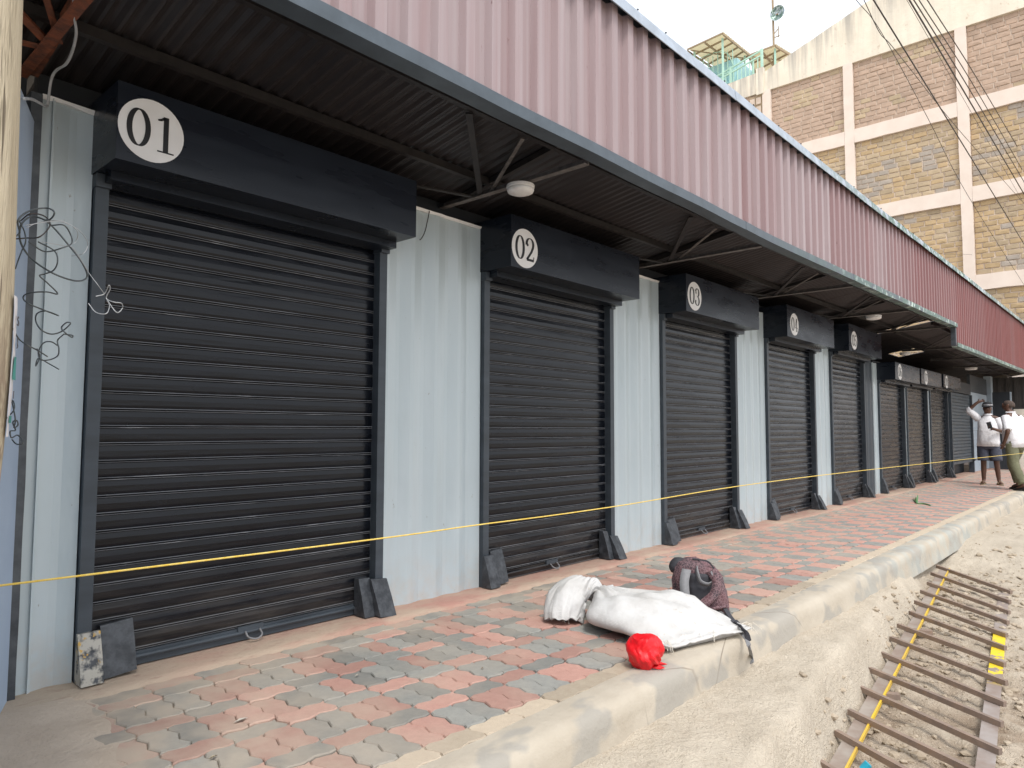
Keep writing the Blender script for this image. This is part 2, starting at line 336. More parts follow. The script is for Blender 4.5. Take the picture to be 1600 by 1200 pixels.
# ------------------------------------------------------------------ mesh builder
WL = {None: Vector((0, 0, 0))}
class MB:
    def __init__(s): s.v, s.f, s.mi = [], [], []
    def add(s, vs, fs, mi=0):
        b = len(s.v); s.v += [Vector(v) for v in vs]; s.f += [[i+b for i in f] for f in fs]; s.mi += [mi]*len(fs); return s
    def box(s, a, b, mi=0):
        x0, y0, z0 = a; x1, y1, z1 = b
        return s.add([(x0,y0,z0),(x1,y0,z0),(x1,y1,z0),(x0,y1,z0),(x0,y0,z1),(x1,y0,z1),(x1,y1,z1),(x0,y1,z1)],
                     [(0,3,2,1),(4,5,6,7),(0,1,5,4),(1,2,6,5),(2,3,7,6),(3,0,4,7)], mi)
    def bar(s, p, q, w, h, upv=(0, 0, 1), mi=0):       # rectangular bar from p to q
        p, q = Vector(p), Vector(q); d = (q-p).normalized(); u = Vector(upv); r = d.cross(u)
        if r.length < 1e-4: r = d.cross(Vector((1, 0, 0)))
        r.normalize(); u = r.cross(d)
        c = [(-1,-1),(1,-1),(1,1),(-1,1)]
        return s.add([e + r*(a*w/2) + u*(b*h/2) for e in (p, q) for a, b in c],
                     [(0,1,2,3),(7,6,5,4),(4,5,1,0),(5,6,2,1),(6,7,3,2),(7,4,0,3)], mi)
    def angle(s, p, q, w, t=.004, upv=(0, 0, 1), flip=1, mi=0):   # L section
        p, q = Vector(p), Vector(q); d = (q-p).normalized(); r = d.cross(Vector(upv)).normalized()*flip; u = Vector(upv)
        prof = [(0,0),(w,0),(w,t),(t,t),(t,w),(0,w)]
        n = 6; vs_ = [e + r*a + u*b for e in (p, q) for a, b in prof]
        return s.add(vs_, [(i, (i+1)%n, n+(i+1)%n, n+i) for i in range(n)] + [tuple(range(n))[::-1], tuple(range(n, 2*n))], mi)
    def tube(s, pts, r, n=6, mi=0, caps=True, flat=1.):
        pts = [Vector(p) for p in pts]; k = len(pts); rs = r if isinstance(r, (list, tuple)) else [r]*k
        t0 = (pts[1]-pts[0]).normalized(); a = t0.orthogonal().normalized(); vs_ = []
        for i, p in enumerate(pts):
            t = (pts[min(i+1, k-1)]-pts[max(i-1, 0)])
            if t.length < 1e-9: t = t0
            t.normalize(); a = (a - t*a.dot(t)).normalized(); b = t.cross(a)
            for j in range(n):
                th = 2*math.pi*j/n; vs_.append(p + a*(math.cos(th)*rs[i]) + b*(math.sin(th)*rs[i]*flat))
        fs = [(i*n+j, i*n+(j+1)%n, (i+1)*n+(j+1)%n, (i+1)*n+j) for i in range(k-1) for j in range(n)]
        if caps: fs += [tuple(range(n))[::-1], tuple(range((k-1)*n, k*n))]
        return s.add(vs_, fs, mi)
    def loft(s, rings, mi=0, caps=True, closed=True):
        n = len(rings[0]); vs_ = [v for rg in rings for v in rg]
        fs = [(i*n+j, i*n+(j+1)%n, (i+1)*n+(j+1)%n, (i+1)*n+j) for i in range(len(rings)-1) for j in range(n if closed else n-1)]
        if caps and closed: fs += [tuple(range(n))[::-1], tuple(range((len(rings)-1)*n, len(rings)*n))]
        return s.add(vs_, fs, mi)
    def ribbon(s, pts, w, t, side, mi=0):                # flat strap
        rings = []; pts = [Vector(p) for p in pts]
        for i, p in enumerate(pts):
            d = (pts[min(i+1, len(pts)-1)]-pts[max(i-1, 0)]).normalized(); sd_ = Vector(side); sd_ = (sd_-d*sd_.dot(d)).normalized(); nn = d.cross(sd_)
            rings.append([p+sd_*w/2+nn*t/2, p-sd_*w/2+nn*t/2, p-sd_*w/2-nn*t/2, p+sd_*w/2-nn*t/2])
        return s.loft(rings, mi)
    def build(s, name, mat, parent=None, smooth=False, auto=None):
        off = WL[parent]; me = bpy.data.meshes.new(name)
        me.from_pydata([v-off for v in s.v], [], s.f)
        for m in (mat if isinstance(mat, list) else [mat]): me.materials.append(M[m])
        if any(s.mi): me.polygons.foreach_set('material_index', s.mi)
        bm = bmesh.new(); bm.from_mesh(me); bmesh.ops.recalc_face_normals(bm, faces=bm.faces); bm.to_mesh(me); bm.free()
        if smooth: me.polygons.foreach_set('use_smooth', [True]*len(me.polygons))
        if auto:
            me.polygons.foreach_set('use_smooth', [True]*len(me.polygons)); me.set_sharp_from_angle(angle=R(auto))
        o = bpy.data.objects.new(name, me); COL.objects.link(o); o.parent = parent; WL[o] = off.copy(); return o
def raw_mesh(name, mb, mat):
    me = bpy.data.meshes.new(name); me.from_pydata([tuple(v) for v in mb.v], [], mb.f); me.materials.append(M[mat])
    bm = bmesh.new(); bm.from_mesh(me); bmesh.ops.recalc_face_normals(bm, faces=bm.faces); bm.to_mesh(me); bm.free(); return me
def inst(name, me, parent, loc, scale=None, rot=None):
    o = bpy.data.objects.new(name, me); COL.objects.link(o); o.parent = parent; o.location = Vector(loc)-WL[parent]
    if scale: o.scale = scale
    if rot: o.rotation_euler = rot
    WL[o] = Vector(loc); return o
def thing(name, loc, label, cat, group=None):
    o = bpy.data.objects.new(name, None); COL.objects.link(o); o.location = loc; o.empty_display_size = .1
    WL[o] = Vector(loc); return tag(o, label, cat, group)
def tag(o, label=None, cat=None, group=None, kind=None):
    if label: o['label'] = label
    if cat: o['category'] = cat
    if group: o['group'] = group
    if kind: o['kind'] = kind
    return o
def spline(pts, n=8):
    P = [Vector(p) for p in pts]; P = [P[0]*2-P[1]] + P + [P[-1]*2-P[-2]]; out = []
    for i in range(1, len(P)-2):
        a, b, c, d = P[i-1:i+3]
        for k in range(n):
            t = k/n; out.append(.5*((2*b)+(c-a)*t+(2*a-5*b+4*c-d)*t*t+(3*b-a-3*c+d)*t**3))
    out.append(P[-2]); return out

# ================================================================== SETTING
# ---- dirt ground: one sheet to the horizon, modelled relief beside the kerb
def dirt_h(x, y):
    base = -.155 - .05*sm(-1.87, -2.6, y) - .10*sm(-2.2, -3.4, y)*sm(9, 4, x)
    railY = -2.36 + .105*(x-3.4)                       # left side of the lying grille
    edge = railY + .06 + .05*nz(x*2.1, 1.3, 0) + .025*nz(x*7, 4.1, 0)
    tz = lerp(-.535, -.315, sm(2.6, 8.6, x))
    m = sm(edge+.06, edge-.10, y)*sm(10.2, 8.2, x)
    z = lerp(base, min(base, tz), m)
    far = sm(14, 20, x); z = lerp(z, -.17, far)
    z += .020*nz(x*1.3, y*1.3, 3) + .018*nz(x*4, y*4, 8)*(1-far*.5) + .012*(abs(nz(x*7.5, y*7.5, 14))-.2)*sm(14, 9, x) + (.010+.014*m)*nz(x*13, y*13, 2)*sm(16, 10, x) + .006*m*nz(x*33, y*33, 5) + .005*nz(x*17, y*17, 6)*sm(14, 9, x)
    if y > -1.9: z = min(z, -.15)
    return z
def axis(lo, a, b, hi, step, g=1.35):
    c = [a + i*step for i in range(int((b-a)/step)+1)]; s_ = step; x = c[-1]
    while x < hi: s_ *= g; x = min(hi, x+s_); c.append(x)
    s_ = step; x = a; pre = []
    while x > lo: s_ *= g; x = max(lo, x-s_); pre.append(x)
    return pre[::-1] + c
xs = axis(-400, 1.6, 9.0, 500, .03, 1.12); ys = axis(-400, -3.7, -1.72, 400, .025, 1.3)
g = MB(); nx = len(xs)
g.v = [Vector((x, y, dirt_h(x, y) if (y < -1.7 and abs(x) < 40) else (-.2 if y < -1.7 else -.35))) for y in ys for x in xs]
g.f = [[j*nx+i, j*nx+i+1, (j+1)*nx+i+1, (j+1)*nx+i] for j in range(len(ys)-1) for i in range(nx-1)]; g.mi = [0]*len(g.f)
tag(g.build('ground', 'dirt', smooth=True), kind='structure')

# ---- loose rubble in the trench and along the broken edge
rb = MB(); rr = random.Random(3)
def pebble(mb, c, r, rnd):
    ico = [(0,0,1),(.89,0,.45),(.28,.85,.45),(-.72,.53,.45),(-.72,-.53,.45),(.28,-.85,.45),(.72,.53,-.45),(-.28,.85,-.45),(-.89,0,-.45),(-.28,-.85,-.45),(.72,-.53,-.45),(0,0,-1)]
    fs = [(0,1,2),(0,2,3),(0,3,4),(0,4,5),(0,5,1),(1,6,2),(2,7,3),(3,8,4),(4,9,5),(5,10,1),(6,7,2),(7,8,3),(8,9,4),(9,10,5),(10,6,1),(11,7,6),(11,8,7),(11,9,8),(11,10,9),(11,6,10)]
    th = rnd.random()*6.3; sx, sy, sz = rnd.uniform(.7,1.4), rnd.uniform(.6,1.1), rnd.uniform(.35,.7)
    vs_ = []
    for x, y, z in ico:
        k = rnd.uniform(.75, 1.2); x, y, z = x*sx*k, y*sy*k, z*sz*k
        vs_.append((c[0]+r*(x*math.cos(th)-y*math.sin(th)), c[1]+r*(x*math.sin(th)+y*math.cos(th)), c[2]+r*z))
    mb.add(vs_, fs)
n = 0
while n < 6500:
    x = 2.3 + 10.5*rr.random()**1.3; y = -1.95 - 2.0*rr.random()
    railY = -2.30 + .105*(x-3.4)
    intr = sm(railY+.08, railY-.1, y)*sm(10.5, 7.5, x)
    if nz(x*1.2, y*1.2, 11) + .15 + intr*.55 - (1-intr)*.30 < rr.random()*.75: continue
    r = .005 + .030*rr.random()**5.0
    pebble(rb, (x, y, dirt_h(x, y)+r*.15), r, rr); n += 1
tag(rb.build('rubble', 'rock'), 'small pale stones and crumbled soil scattered around the lying grille', kind='stuff')

# ---- kerb
k_ = MB(); rings = []
kx = [-1.5 + i*.05 for i in range(590)]
for x in kx:
    w1, w2 = .010*nz(x*1.1, 0, 5), .012*nz(x*.9, 7, 5); w3 = .006*nz(x*5, 3, 1)+.004*nz(x*12, 2, 4); w1 += .007*nz(x*8, 5, 5)
    prof = [(-1.704, -.03), (-1.704, .000+w3*.3), (-1.76, .003+w3), (-1.825+w1, .000+w3), (-1.853+w1, -.010+w3), (-1.872+w1, -.032), (-1.880+w1+w2*.4, -.075), (-1.888+w2, -.13), (-1.905+w2, -.22), (-1.70, -.22)]
    rings.append([Vector((x, y, z)) for y, z in prof])
k_.loft(rings); tag(k_.build('kerb', 'kerb', smooth=False, auto=50), kind='structure')

# ---- pavement: bed, red cement strip along the wall, zig-zag pavers
PX0, PX1 = -1.0, 27.4
pv = MB().box((PX0, -1.704, -.35), (PX1, 2.6, -.014)).build('pavement', 'joint'); tag(pv, kind='structure')
st = MB(); rings = []
for i in range(190):
    x = PX0+.02 + i*.15; e = -.262+.012*nz(x*2.3, 1, 1)
    rings.append([Vector((x, .14, -.02)), Vector((x, .14, .006)), Vector((x, -.16, .004+.004*nz(x*3, 2, 2))), Vector((x, e+.03, .0025)), Vector((x, e, -.02))])
st.loft(rings); st.build('cement_strip', 'strip', pv, auto=40)
CW, PER, AMP = .216, .3102/3, .0092
tri = lambda t: (lambda f: 4*f if f < .25 else (2-4*f if f < .75 else 4*f-4))(t-math.floor(t))
def paver_poly(x0, x1, y0, y1):
    def side(a, b, hor):
        L = abs(b-a); p = CW/2 if hor else PER; m = max(1, round(L/p)); ts = [0]
        for q in range(m): ts += [(q+.25)/m, (q+.75)/m]
        return [a+(b-a)*t for t in ts]
    pts = [(x, y0) for x in side(x0, x1, 1)] + [(x1, y) for y in side(y0, y1, 0)] + [(x, y1) for x in side(x1, x0, 1)] + [(x0, y) for y in side(y1, y0, 0)]
    cx, cy = (x0+x1)/2, (y0+y1)/2
    def wp(x, y, ins):
        dx = -1 if abs(x-x1) < 1e-6 else (1 if abs(x-x0) < 1e-6 else 0); dy = -1 if abs(y-y1) < 1e-6 else (1 if abs(y-y0) < 1e-6 else 0)
        return x + AMP*tri(y/PER) + dx*ins, y + AMP*tri(x/(CW/2))*.8 + dy*ins
    m = MB(); n_ = len(pts)
    m.add([(*wp(x, y, .0050), 0) for x, y in pts] + [(*wp(x, y, .0012), -.005) for x, y in pts] + [(*wp(x, y, .0012), -.03) for x, y in pts],
          [tuple(range(n_))] + [(a, (a+1) % n_, n_+(a+1) % n_, n_+a) for a in range(n_)] + [(n_+a, n_+(a+1) % n_, 2*n_+(a+1) % n_, 2*n_+a) for a in range(n_)])
    return m
shapes = {'A': paver_poly(0, CW/2, 0, 2*PER), 'B': paver_poly(CW/2, CW, 0, 2*PER), 'S': paver_poly(0, CW, 2*PER, 3*PER)}
pmesh = {(s_, c): raw_mesh('paver', shapes[s_], 'pav_'+c) for s_ in shapes for c in ('red', 'grey', 'tan')}
Y0 = -1.602; XR = 1.69
plist = []; rp = random.Random(5)
for ci in range(-12, 119):
    x = XR + ci*CW
    if x > PX1-.25: break
    for ri in range(-1, 5):
        y = Y0 + ri*3*PER
        odd = ci % 2
        if ri == -1: plist.append((x, y, 'S', 'tan')); continue
        if ri < 4:
            for h in 'AB':
                c = ('grey' if odd else 'red') if ri < 2 or rp.random() < .3 else ('grey' if (h == 'A') != (odd == 1) else 'red')
                plist.append((x, y, h, c))
            plist.append((x, y, 'S', 'red' if odd else 'grey'))
        else:
            plist.append((x, y-2*PER, 'S', 'grey' if (odd or rp.random() < .3) else 'red'))
def pixw(x, y):
    d = Vector((x, y, 0))-CAM; z = d.dot(fw); 
    if z < .3: return -1
    u = 800+1100*d.dot(rt2)/z; v = 600-1100*d.dot(up2)/z
    return -1 if (u < -40 or u > 1640 or v > 1240) else 1/(z*z*d.length)
plist.sort(key=lambda q: -pixw(q[0]+CW/2, q[1]+.1))
far = {c: MB() for c in ('red', 'grey', 'tan')}
for i, (x, y, s_, c) in enumerate(plist):
    dz = rp.uniform(-.003, .002) + .004*nz(x*.8, y*.8, 4); rx, ry = rp.uniform(-.012, .012), rp.uniform(-.012, .012)
    if i < 300: inst('paver', pmesh[s_, c], pv, (x, y, dz), None, (rx, ry, 0))
    else: far[c].add([(v.x+x, v.y+y, v.z+dz+v.y*rx*.6-v.x*ry*.6) for v in shapes[s_].v], shapes[s_].f)
for c in far: tag(far[c].build('paver', 'pav_'+c, pv), kind='stuff')

dp = MB(); na, nb_ = 70, 50
for j_ in range(nb_+1):
    for i_ in range(na+1):
        x, y = -.9+2.9*i_/na, -1.69+1.50*j_/nb_
        e = x + .22*nz(x*2.2, y*2.2, 6) + .10*nz(x*6, y*6, 1) + .25*(y+.3)*(-.6)
        dp.v.append(Vector((x, y, -.016 + .026*sm(1.35, .80, e) + .003*nz(x*5, y*5, 2))))
dp.f = [[j_*(na+1)+i_, j_*(na+1)+i_+1, (j_+1)*(na+1)+i_+1, (j_+1)*(na+1)+i_] for j_ in range(nb_) for i_ in range(na)]; dp.mi = [0]*len(dp.f)
dp.build('cement_spill', 'spill', pv, smooth=True)

# ================================================================== CONTAINER SHOPS
def corrugated(mb, x0, x1, z0, z1, y=0., depth=.022, pitch=.24, phase=0.):
    """vertical trapezoid corrugation between x0 and x1, closed at the back"""
    px = [x0]; py = [y]; q = x0 + .035 + phase
    seq = [(.035, 0), (.05, 1), (.07, 1), (.05, 0), (.07, 0)]; x = x0+.04; py[0] = y
    st_ = 0
    while x < x1-.06:
        px.append(x); py.append(y + (depth if st_ in (1, 2) else 0)); x += (.075, .03, .075, .03)[st_]; st_ = (st_+1) % 4
    px.append(x1); py.append(y)
    top = [(a, b) for a, b in zip(px, py)] + [(x1, y+.06), (x0, y+.06)]
    n_ = len(top)
    mb.add([(a, b, z0) for a, b in top] + [(a, b, z1) for a, b in top],
           [(i, (i+1) % n_, n_+(i+1) % n_, n_+i) for i in range(n_)] + [tuple(range(n_))[::-1], tuple(range(n_, 2*n_))])
    return mb
DOORS = [  # frame x0, x1, disc x, disc z, hood bottom z, hood top z
    (1.060, 2.715, 1.193, 2.438, 2.275, 2.62), (3.590, 5.240, 3.726, 2.400, 2.250, 2.62), (6.095, 7.785, 6.252, 2.418, 2.255, 2.62),
    (8.650, 10.370, 8.871, 2.435, 2.265, 2.66), (11.060, 12.760, 11.295, 2.465, 2.295, 2.70), (13.60, 15.355, 13.894, 2.152, 2.005, 2.31),
    (15.505, 17.290, 15.890, 2.161, 2.020, 2.32), (17.520, 19.36, 17.808, 2.170, 2.050, 2.33)]
shop = thing('container_shop', (6.8, 1.2, 0), 'long pale blue-grey container shop row behind the numbered shutters 01 to 05', 'container shop')
for (a, b, zt) in [(.845, 1.055, 2.575), (2.72, 3.585, 2.585), (5.245, 6.09, 2.585), (7.79, 8.645, 2.59), (10.375, 11.055, 2.60), (13.33, 13.595, 2.30)]:
    corrugated(MB(), a, b, .0, zt).build('wall_panel', 'wall', shop)
corrugated(MB(), 12.765, 13.325, 0, 2.3, .012, .018).build('dark_panel', 'guide', shop)
MB().box((.845, .075, 2.56), (13.6, .14, 2.70)).build('top_rail', 'navy', shop)
MB().box((.845, .20, 0), (13.6, 2.5, 2.5)).build('container_body', 'navy', shop)
MB().angle((.885, -.004, .0), (.885, -.004, 2.57), .012, .003, (0, -1, 0)).build('weld_seam', 'wall', shop)
for (a, b) in [(2.72, 3.585), (.845, 1.055), (5.245, 6.09)]:      # rough pale paint edge along the top of each strip
    m = MB(); rings = []
    for i in range(25):
        x = lerp(a, b, i/24); h = .012+.010*nz(x*9, 3, 2); z = 2.583-.006*sm(0, 1, i/24) + (-.01 if a < 1 else 0)
        rings.append([Vector((x, -.004, z-h)), Vector((x, -.014-.006*nz(x*14, 1, 1), z+.004)), Vector((x, .05, z+.008)), Vector((x, .05, z-.004))])
    m.loft(rings); m.build('paint_edge', 'disc', shop)
shop2 = thing('container_shop', (18, 1.2, 0), 'lower container shop row behind shutters 06 to 08 near the two men', 'container shop')
for (a, b, zt) in [(15.36, 15.50, 2.30), (17.295, 17.515, 2.30), (19.37, 19.44, 2.30), (22.22, 22.36, 2.2)]:
    MB().box((a, -.01, 0), (b, .06, zt)).build('wall_panel', 'wall', shop2)
MB().box((13.605, .20, 0), (22.4, 2.5, 2.2)).build('container_body', 'navy', shop2)
MB().box((13.605, .072, 2.20), (19.44, .14, 2.36)).build('top_rail', 'navy', shop2)
MB().box((19.46, -.05, 2.06), (22.2, .14, 2.34)).build('lintel', 'navy', shop2)
MB().box((22.37, -.02, 0), (23.55, .05, 2.15)).build('steel_door', 'bluedoor', shop2)
MB().box((23.56, -.02, 0), (24.9, .05, 2.15)).build('steel_door', 'bluedoor', shop2)
MB().box((22.37, -.04, 1.12), (24.9, -.021, 1.16)).build('door_bar', 'bluedoor', shop2)
MB().box((22.37, -.015, 2.16), (25.0, .06, 2.62)).build('upper_panel', 'dark_strip', shop2)
MB().box((25.0, -.12, 0), (25.35, .06, 2.72)).build('corner_post', 'bluedoor', shop2)
cw = MB(); corrugated(cw, 25.36, 27.9, 0, 2.75, .03, .03); cw.build('sheet_wall', 'brownsheet', shop2)
MB().box((26.3, -1.9, -.1), (26.38, .02, 2.75)).build('end_wall', 'brownsheet', shop2)
for i in range(9): MB().box((26.27, -1.88+i*.21, -.1), (26.299, -1.80+i*.21, 2.74)).build('sheet_rib', 'brownsheet', shop2)
o = MB().box((24.10, -.68, .02), (24.16, -.27, 2.2)); bd = o.build('door_leaf', 'blackdoor'); tag(bd, 'tall black steel door leaf standing open between the two men', 'door')
MB().box((24.08, -.40, 1.0), (24.099, -.37, 1.14)).build('handle', 'webbing', bd)
MB().box((24.09, -.715, .02), (24.17, -.682, 2.2)).build('edge_strip', 'bluedoor', bd)
cb = MB().box((24.4, -1.32, -.01), (24.46, -.72, 1.72)).build('cream_board', 'cream'); tag(cb, 'cream painted board leaning upright behind the man in olive trousers', 'board')
MB().box((24.37, -1.34, -.01), (24.399, -1.31, 1.74)).build('frame', 'cream', cb)

# ---- numerals drawn with a broad nib (Didone figures)
def arc(cx, cy, rx, ry, a0, a1, n_=22): return [(cx+rx*math.cos(R(a0+(a1-a0)*i/n_)), cy+ry*math.sin(R(a0+(a1-a0)*i/n_))) for i in range(n_+1)]
DIG = {
 '0': [('n', arc(.3, .5, .225, .47, 90, 450, 40))],
 '1': [('w', [(.33, .02), (.33, .96)], .13), ('w', [(.12, .02), (.54, .02)], .035), ('n', [(.12, .84), (.2, .86), (.3, .93)])],
 '2': [('n', arc(.28, .72, .21, .25, 190, 0, 20) + [(.47, .6), (.38, .42), (.22, .22), (.08, .06)]), ('w', [(.08, .06), (.52, .06)], .10), ('w', [(.505, .03), (.53, .22)], .035), ('d', (.12, .68), .065)],
 '3': [('n', arc(.28, .745, .19, .225, 170, -90, 20)), ('n', arc(.27, .265, .225, .255, 90, -170, 24)), ('d', (.12, .72), .06), ('d', (.085, .25), .065)],
 '4': [('w', [(.40, .02), (.40, .96)], .12), ('w', [(.04, .27), (.56, .27)], .045), ('w', [(.06, .28), (.38, .95)], .045), ('w', [(.24, .02), (.54, .02)], .035)],
 '5': [('w', [(.12, .92), (.48, .92)], .09), ('w', [(.13, .94), (.11, .50)], .045), ('n', arc(.26, .31, .235, .29, 130, -160, 26)), ('d', (.085, .2), .06)],
 '6': [('n', arc(.30, .30, .22, .28, 90, 450, 36)), ('n', arc(.47, .38, .38, .57, 190, 95, 18)), ('d', (.46, .86), .06)],
 '7': [('w', [(.08, .91), (.54, .91)], .09), ('n', [(.52, .90), (.40, .62), (.30, .35), (.26, .03)]), ('w', [(.08, .93), (.06, .72)], .035)],
 '8': [('n', arc(.3, .735, .185, .23, 90, 450, 32)), ('n', arc(.3, .255, .225, .25, 90, 450, 36))]}
def numeral(text, cx, cz, y, h, parent):
    mb = MB(); x0 = cx - .62*h
    def quadstrip(P, ws):
        L, Rr = [], []
        for i, (a, b) in enumerate(P):
            p, q = P[max(0, i-1)], P[min(len(P)-1, i+1)]; dx, dy = q[0]-p[0], q[1]-p[1]; l = math.hypot(dx, dy) or 1
            nx_, ny_ = -dy/l, dx/l; w = ws[i]/2; L.append((a+nx_*w, b+ny_*w)); Rr.append((a-nx_*w, b-ny_*w))
        k = len(P)
        for yy in (0,):
            vs_ = [(X(a), y, Z(b)) for a, b in L] + [(X(a), y, Z(b)) for a, b in Rr] + [(X(a), y+.0016, Z(b)) for a, b in L] + [(X(a), y+.0016, Z(b)) for a, b in Rr]
            fs = []
            for i in range(k-1): fs += [(i, i+1, k+i+1, k+i), (2*k+i, 2*k+i+1, i+1, i), (3*k+i, k+i, k+i+1, 3*k+i+1)]
            mb.add(vs_, fs)
    for di, ch in enumerate(text):
        ox = x0 + di*.64*h
        X = lambda a: ox + a*h; Z = lambda b: cz - h/2 + b*h
        for s_ in DIG[ch]:
            if s_[0] == 'w': quadstrip(s_[1], [s_[2]]*len(s_[1]))
            elif s_[0] == 'n':
                P = s_[1]; ws = []
                for i in range(len(P)):
                    p, q = P[max(0, i-1)], P[min(len(P)-1, i+1)]; dx, dy = q[0]-p[0], q[1]-p[1]; l = math.hypot(dx, dy) or 1
                    ws.append(.032 + .10*abs(dy/l)**1.6)
                quadstrip(P, ws)
            else:
                (a, b), r = s_[1], s_[2]; n_ = 14
                mb.add([(X(a+r*math.cos(6.2832*i/n_)), y-.0004, Z(b+r*math.sin(6.2832*i/n_))) for i in range(n_)], [tuple(range(n_))])
    return mb.build('numeral', 'ink', parent)

# ---- roller shutters
PITCH = .08
sp = [(0, .002), (.0025, -.0055), (.0058, -.0065), (.0078, .001), (.0092, .005), (.0106, .001), (.0126, -.0070), (.0160, -.0065), (.0195, .0010), (.030, -.0018), (.055, -.0024), (.0795, .0010), (.080, .012), (0, .012)]
sl = MB(); n_ = len(sp)
sl.add([(0, y, z) for z, y in sp] + [(1, y, z) for z, y in sp], [(i, (i+1) % n_, n_+(i+1) % n_, n_+i) for i in range(n_)] + [tuple(range(n_))[::-1], tuple(range(n_, 2*n_))])
slat_me = raw_mesh('slat', sl, 'slat')
slat_me2 = raw_mesh('slat', sl, 'slat_blue')
def wedge(mb, x0, x1, y0, y1, ytop, z1, bend=.0):
    pr = [(y1, 0.012), (y0, 0.012), (y0+(ytop-y0)*.55-.006, z1*.55), (ytop, z1), (y1, z1)]
    k = len(pr)
    mb.add([(x0, y, z) for y, z in pr] + [(x1, y, z+bend) for y, z in pr], [(i, (i+1) % k, k+(i+1) % k, k+i) for i in range(k)] + [tuple(range(k))[::-1], tuple(range(k, 2*k))])
    return mb
rs = random.Random(9)
for di, (x0, x1, dx, dz, hz, ht) in enumerate(DOORS):
    num = '%02d' % (di+1)
    place = ['with tied cables hanging at its left post', 'past the first ceiling lamp', 'third along the row', 'between two pale wall strips', 'beside the dark panel', 'just past the thin white post', 'between two narrow posts', 'next to the raised slate shutter'][di]
    t = thing('roller_shutter', ((x0+x1)/2, 0, 0), 'closed black roller shutter numbered %s %s' % (num, place), 'roller shutter', 'roller shutters along the row')
    s0, s1 = x0+.056, x1-.056
    for a, b in ((x0, s0), (s1, x1)):
        gm = MB().box((a, -.035, .0), (b, .004, hz-.05)); gm.box((a+.004, .0045, 0), (a+.012, .07, hz-.05)); gm.box((b-.012, .0045, 0), (b-.004, .07, hz-.05))
        gm.build('guide_rail', 'guide', t)
        MB().box((a-.004, -.055, hz-.062), (b+.004, .03, hz-.002)).build('rail_bracket', 'guide', t)
    hb = MB().box((x0-.01, -.30, hz), (x1+.008, .068, ht)); hb.build('hood', 'hood', t)
    MB().box((x0+.03, -.13, hz-.042), (x1-.005, .012, hz-.001)).build('hood_lip', 'hood', t)
    z = .075; top = hz-.002; i = 0
    while z < top:
        inst('slat', slat_me, t, (s0-.006, .032+rs.uniform(-.0015, .0015), z), (s1-s0+.012, 1, 1), (rs.uniform(-.012, .012), rs.uniform(-.0006, .0006), rs.uniform(-.0008, .0008))); z += PITCH; i += 1
    br = MB().box((s0, .018, .012), (s1, .052, .074)); br.tube([(s0, .012, .052), (s1, .012, .052)], .011, 8); br.build('bottom_rail', 'guide' if di == 0 else 'slat', t, auto=40)
    xc = (s0+s1)/2 + .0
    lk = MB().box((xc-.07, .004, .05), (xc+.07, .017, .085)); lk.build('lock_plate', 'guide', t)
    MB().tube(spline([(xc-.035, -.004, .06), (xc-.03, -.03, .035), (xc+.01, -.04, .022), (xc+.045, -.03, .035), (xc+.045, -.004, .06)], 5), .005, 6).build('pull_ring', 'webbing', t, smooth=True)
    gl = .235 if di < 5 else .27
    j = lambda: rs.uniform(-.012, .012)
    wedge(MB(), x0-.008+j()*.3, x0+.088+j(), -.125, -.037, -.055, gl*.92+j()).build('floor_guard', 'guard_worn' if di == 0 else 'guard', t)
    wedge(MB(), x0+.105+j(), x0+.225+j(), -.085, .012, -.012, gl+j(), .012).build('floor_guard', 'guard', t)
    wedge(MB(), x1-.165+j(), x1-.105+j(), -.10, .012, -.03, gl+j(), -.004).build('floor_guard', 'guard', t)
    wedge(MB(), x1-.104, x1+.012+j()*.3, -.155, -.037, -.055, gl*.88+j(), -.012).build('floor_guard', 'guard', t)
    dm = MB(); n_ = 40; r_ = .140
    ring = [(dx+r_*math.cos(6.28318*i/n_), dz+r_*math.sin(6.28318*i/n_)) for i in range(n_)]
    dm.add([(a, -.303, b) for a, b in ring] + [(a, -.3005, b) for a, b in ring], [tuple(range(n_))] + [(i, (i+1) % n_, n_+(i+1) % n_, n_+i) for i in range(n_)])
    dsk = dm.build('number_disc', 'disc', t)
    numeral(num, dx, dz, -.3052, .172, dsk)
t = thing('roller_shutter', (20.9, -.05, 0), 'slate blue roller shutter raised a little, beside the blue-grey steel door', 'roller shutter', 'roller shutters along the row')
for a, b in ((19.46, 19.54), (22.12, 22.20)): MB().box((a, -.08, 0), (b, .02, 2.05)).build('guide_rail', 'guide', t)
z = .36
while z < 2.04: inst('slat', slat_me2, t, (19.54, -.03, z), (2.58, 1, 1)); z += PITCH
MB().box((19.545, -.055, .29), (22.115, -.02, .355)).build('bottom_rail', 'guide', t)
MB().tube([(22.0, -.10, .33), (22.28, -.10, .34)], .022, 8).build('lock_bar', 'blackdoor', t)

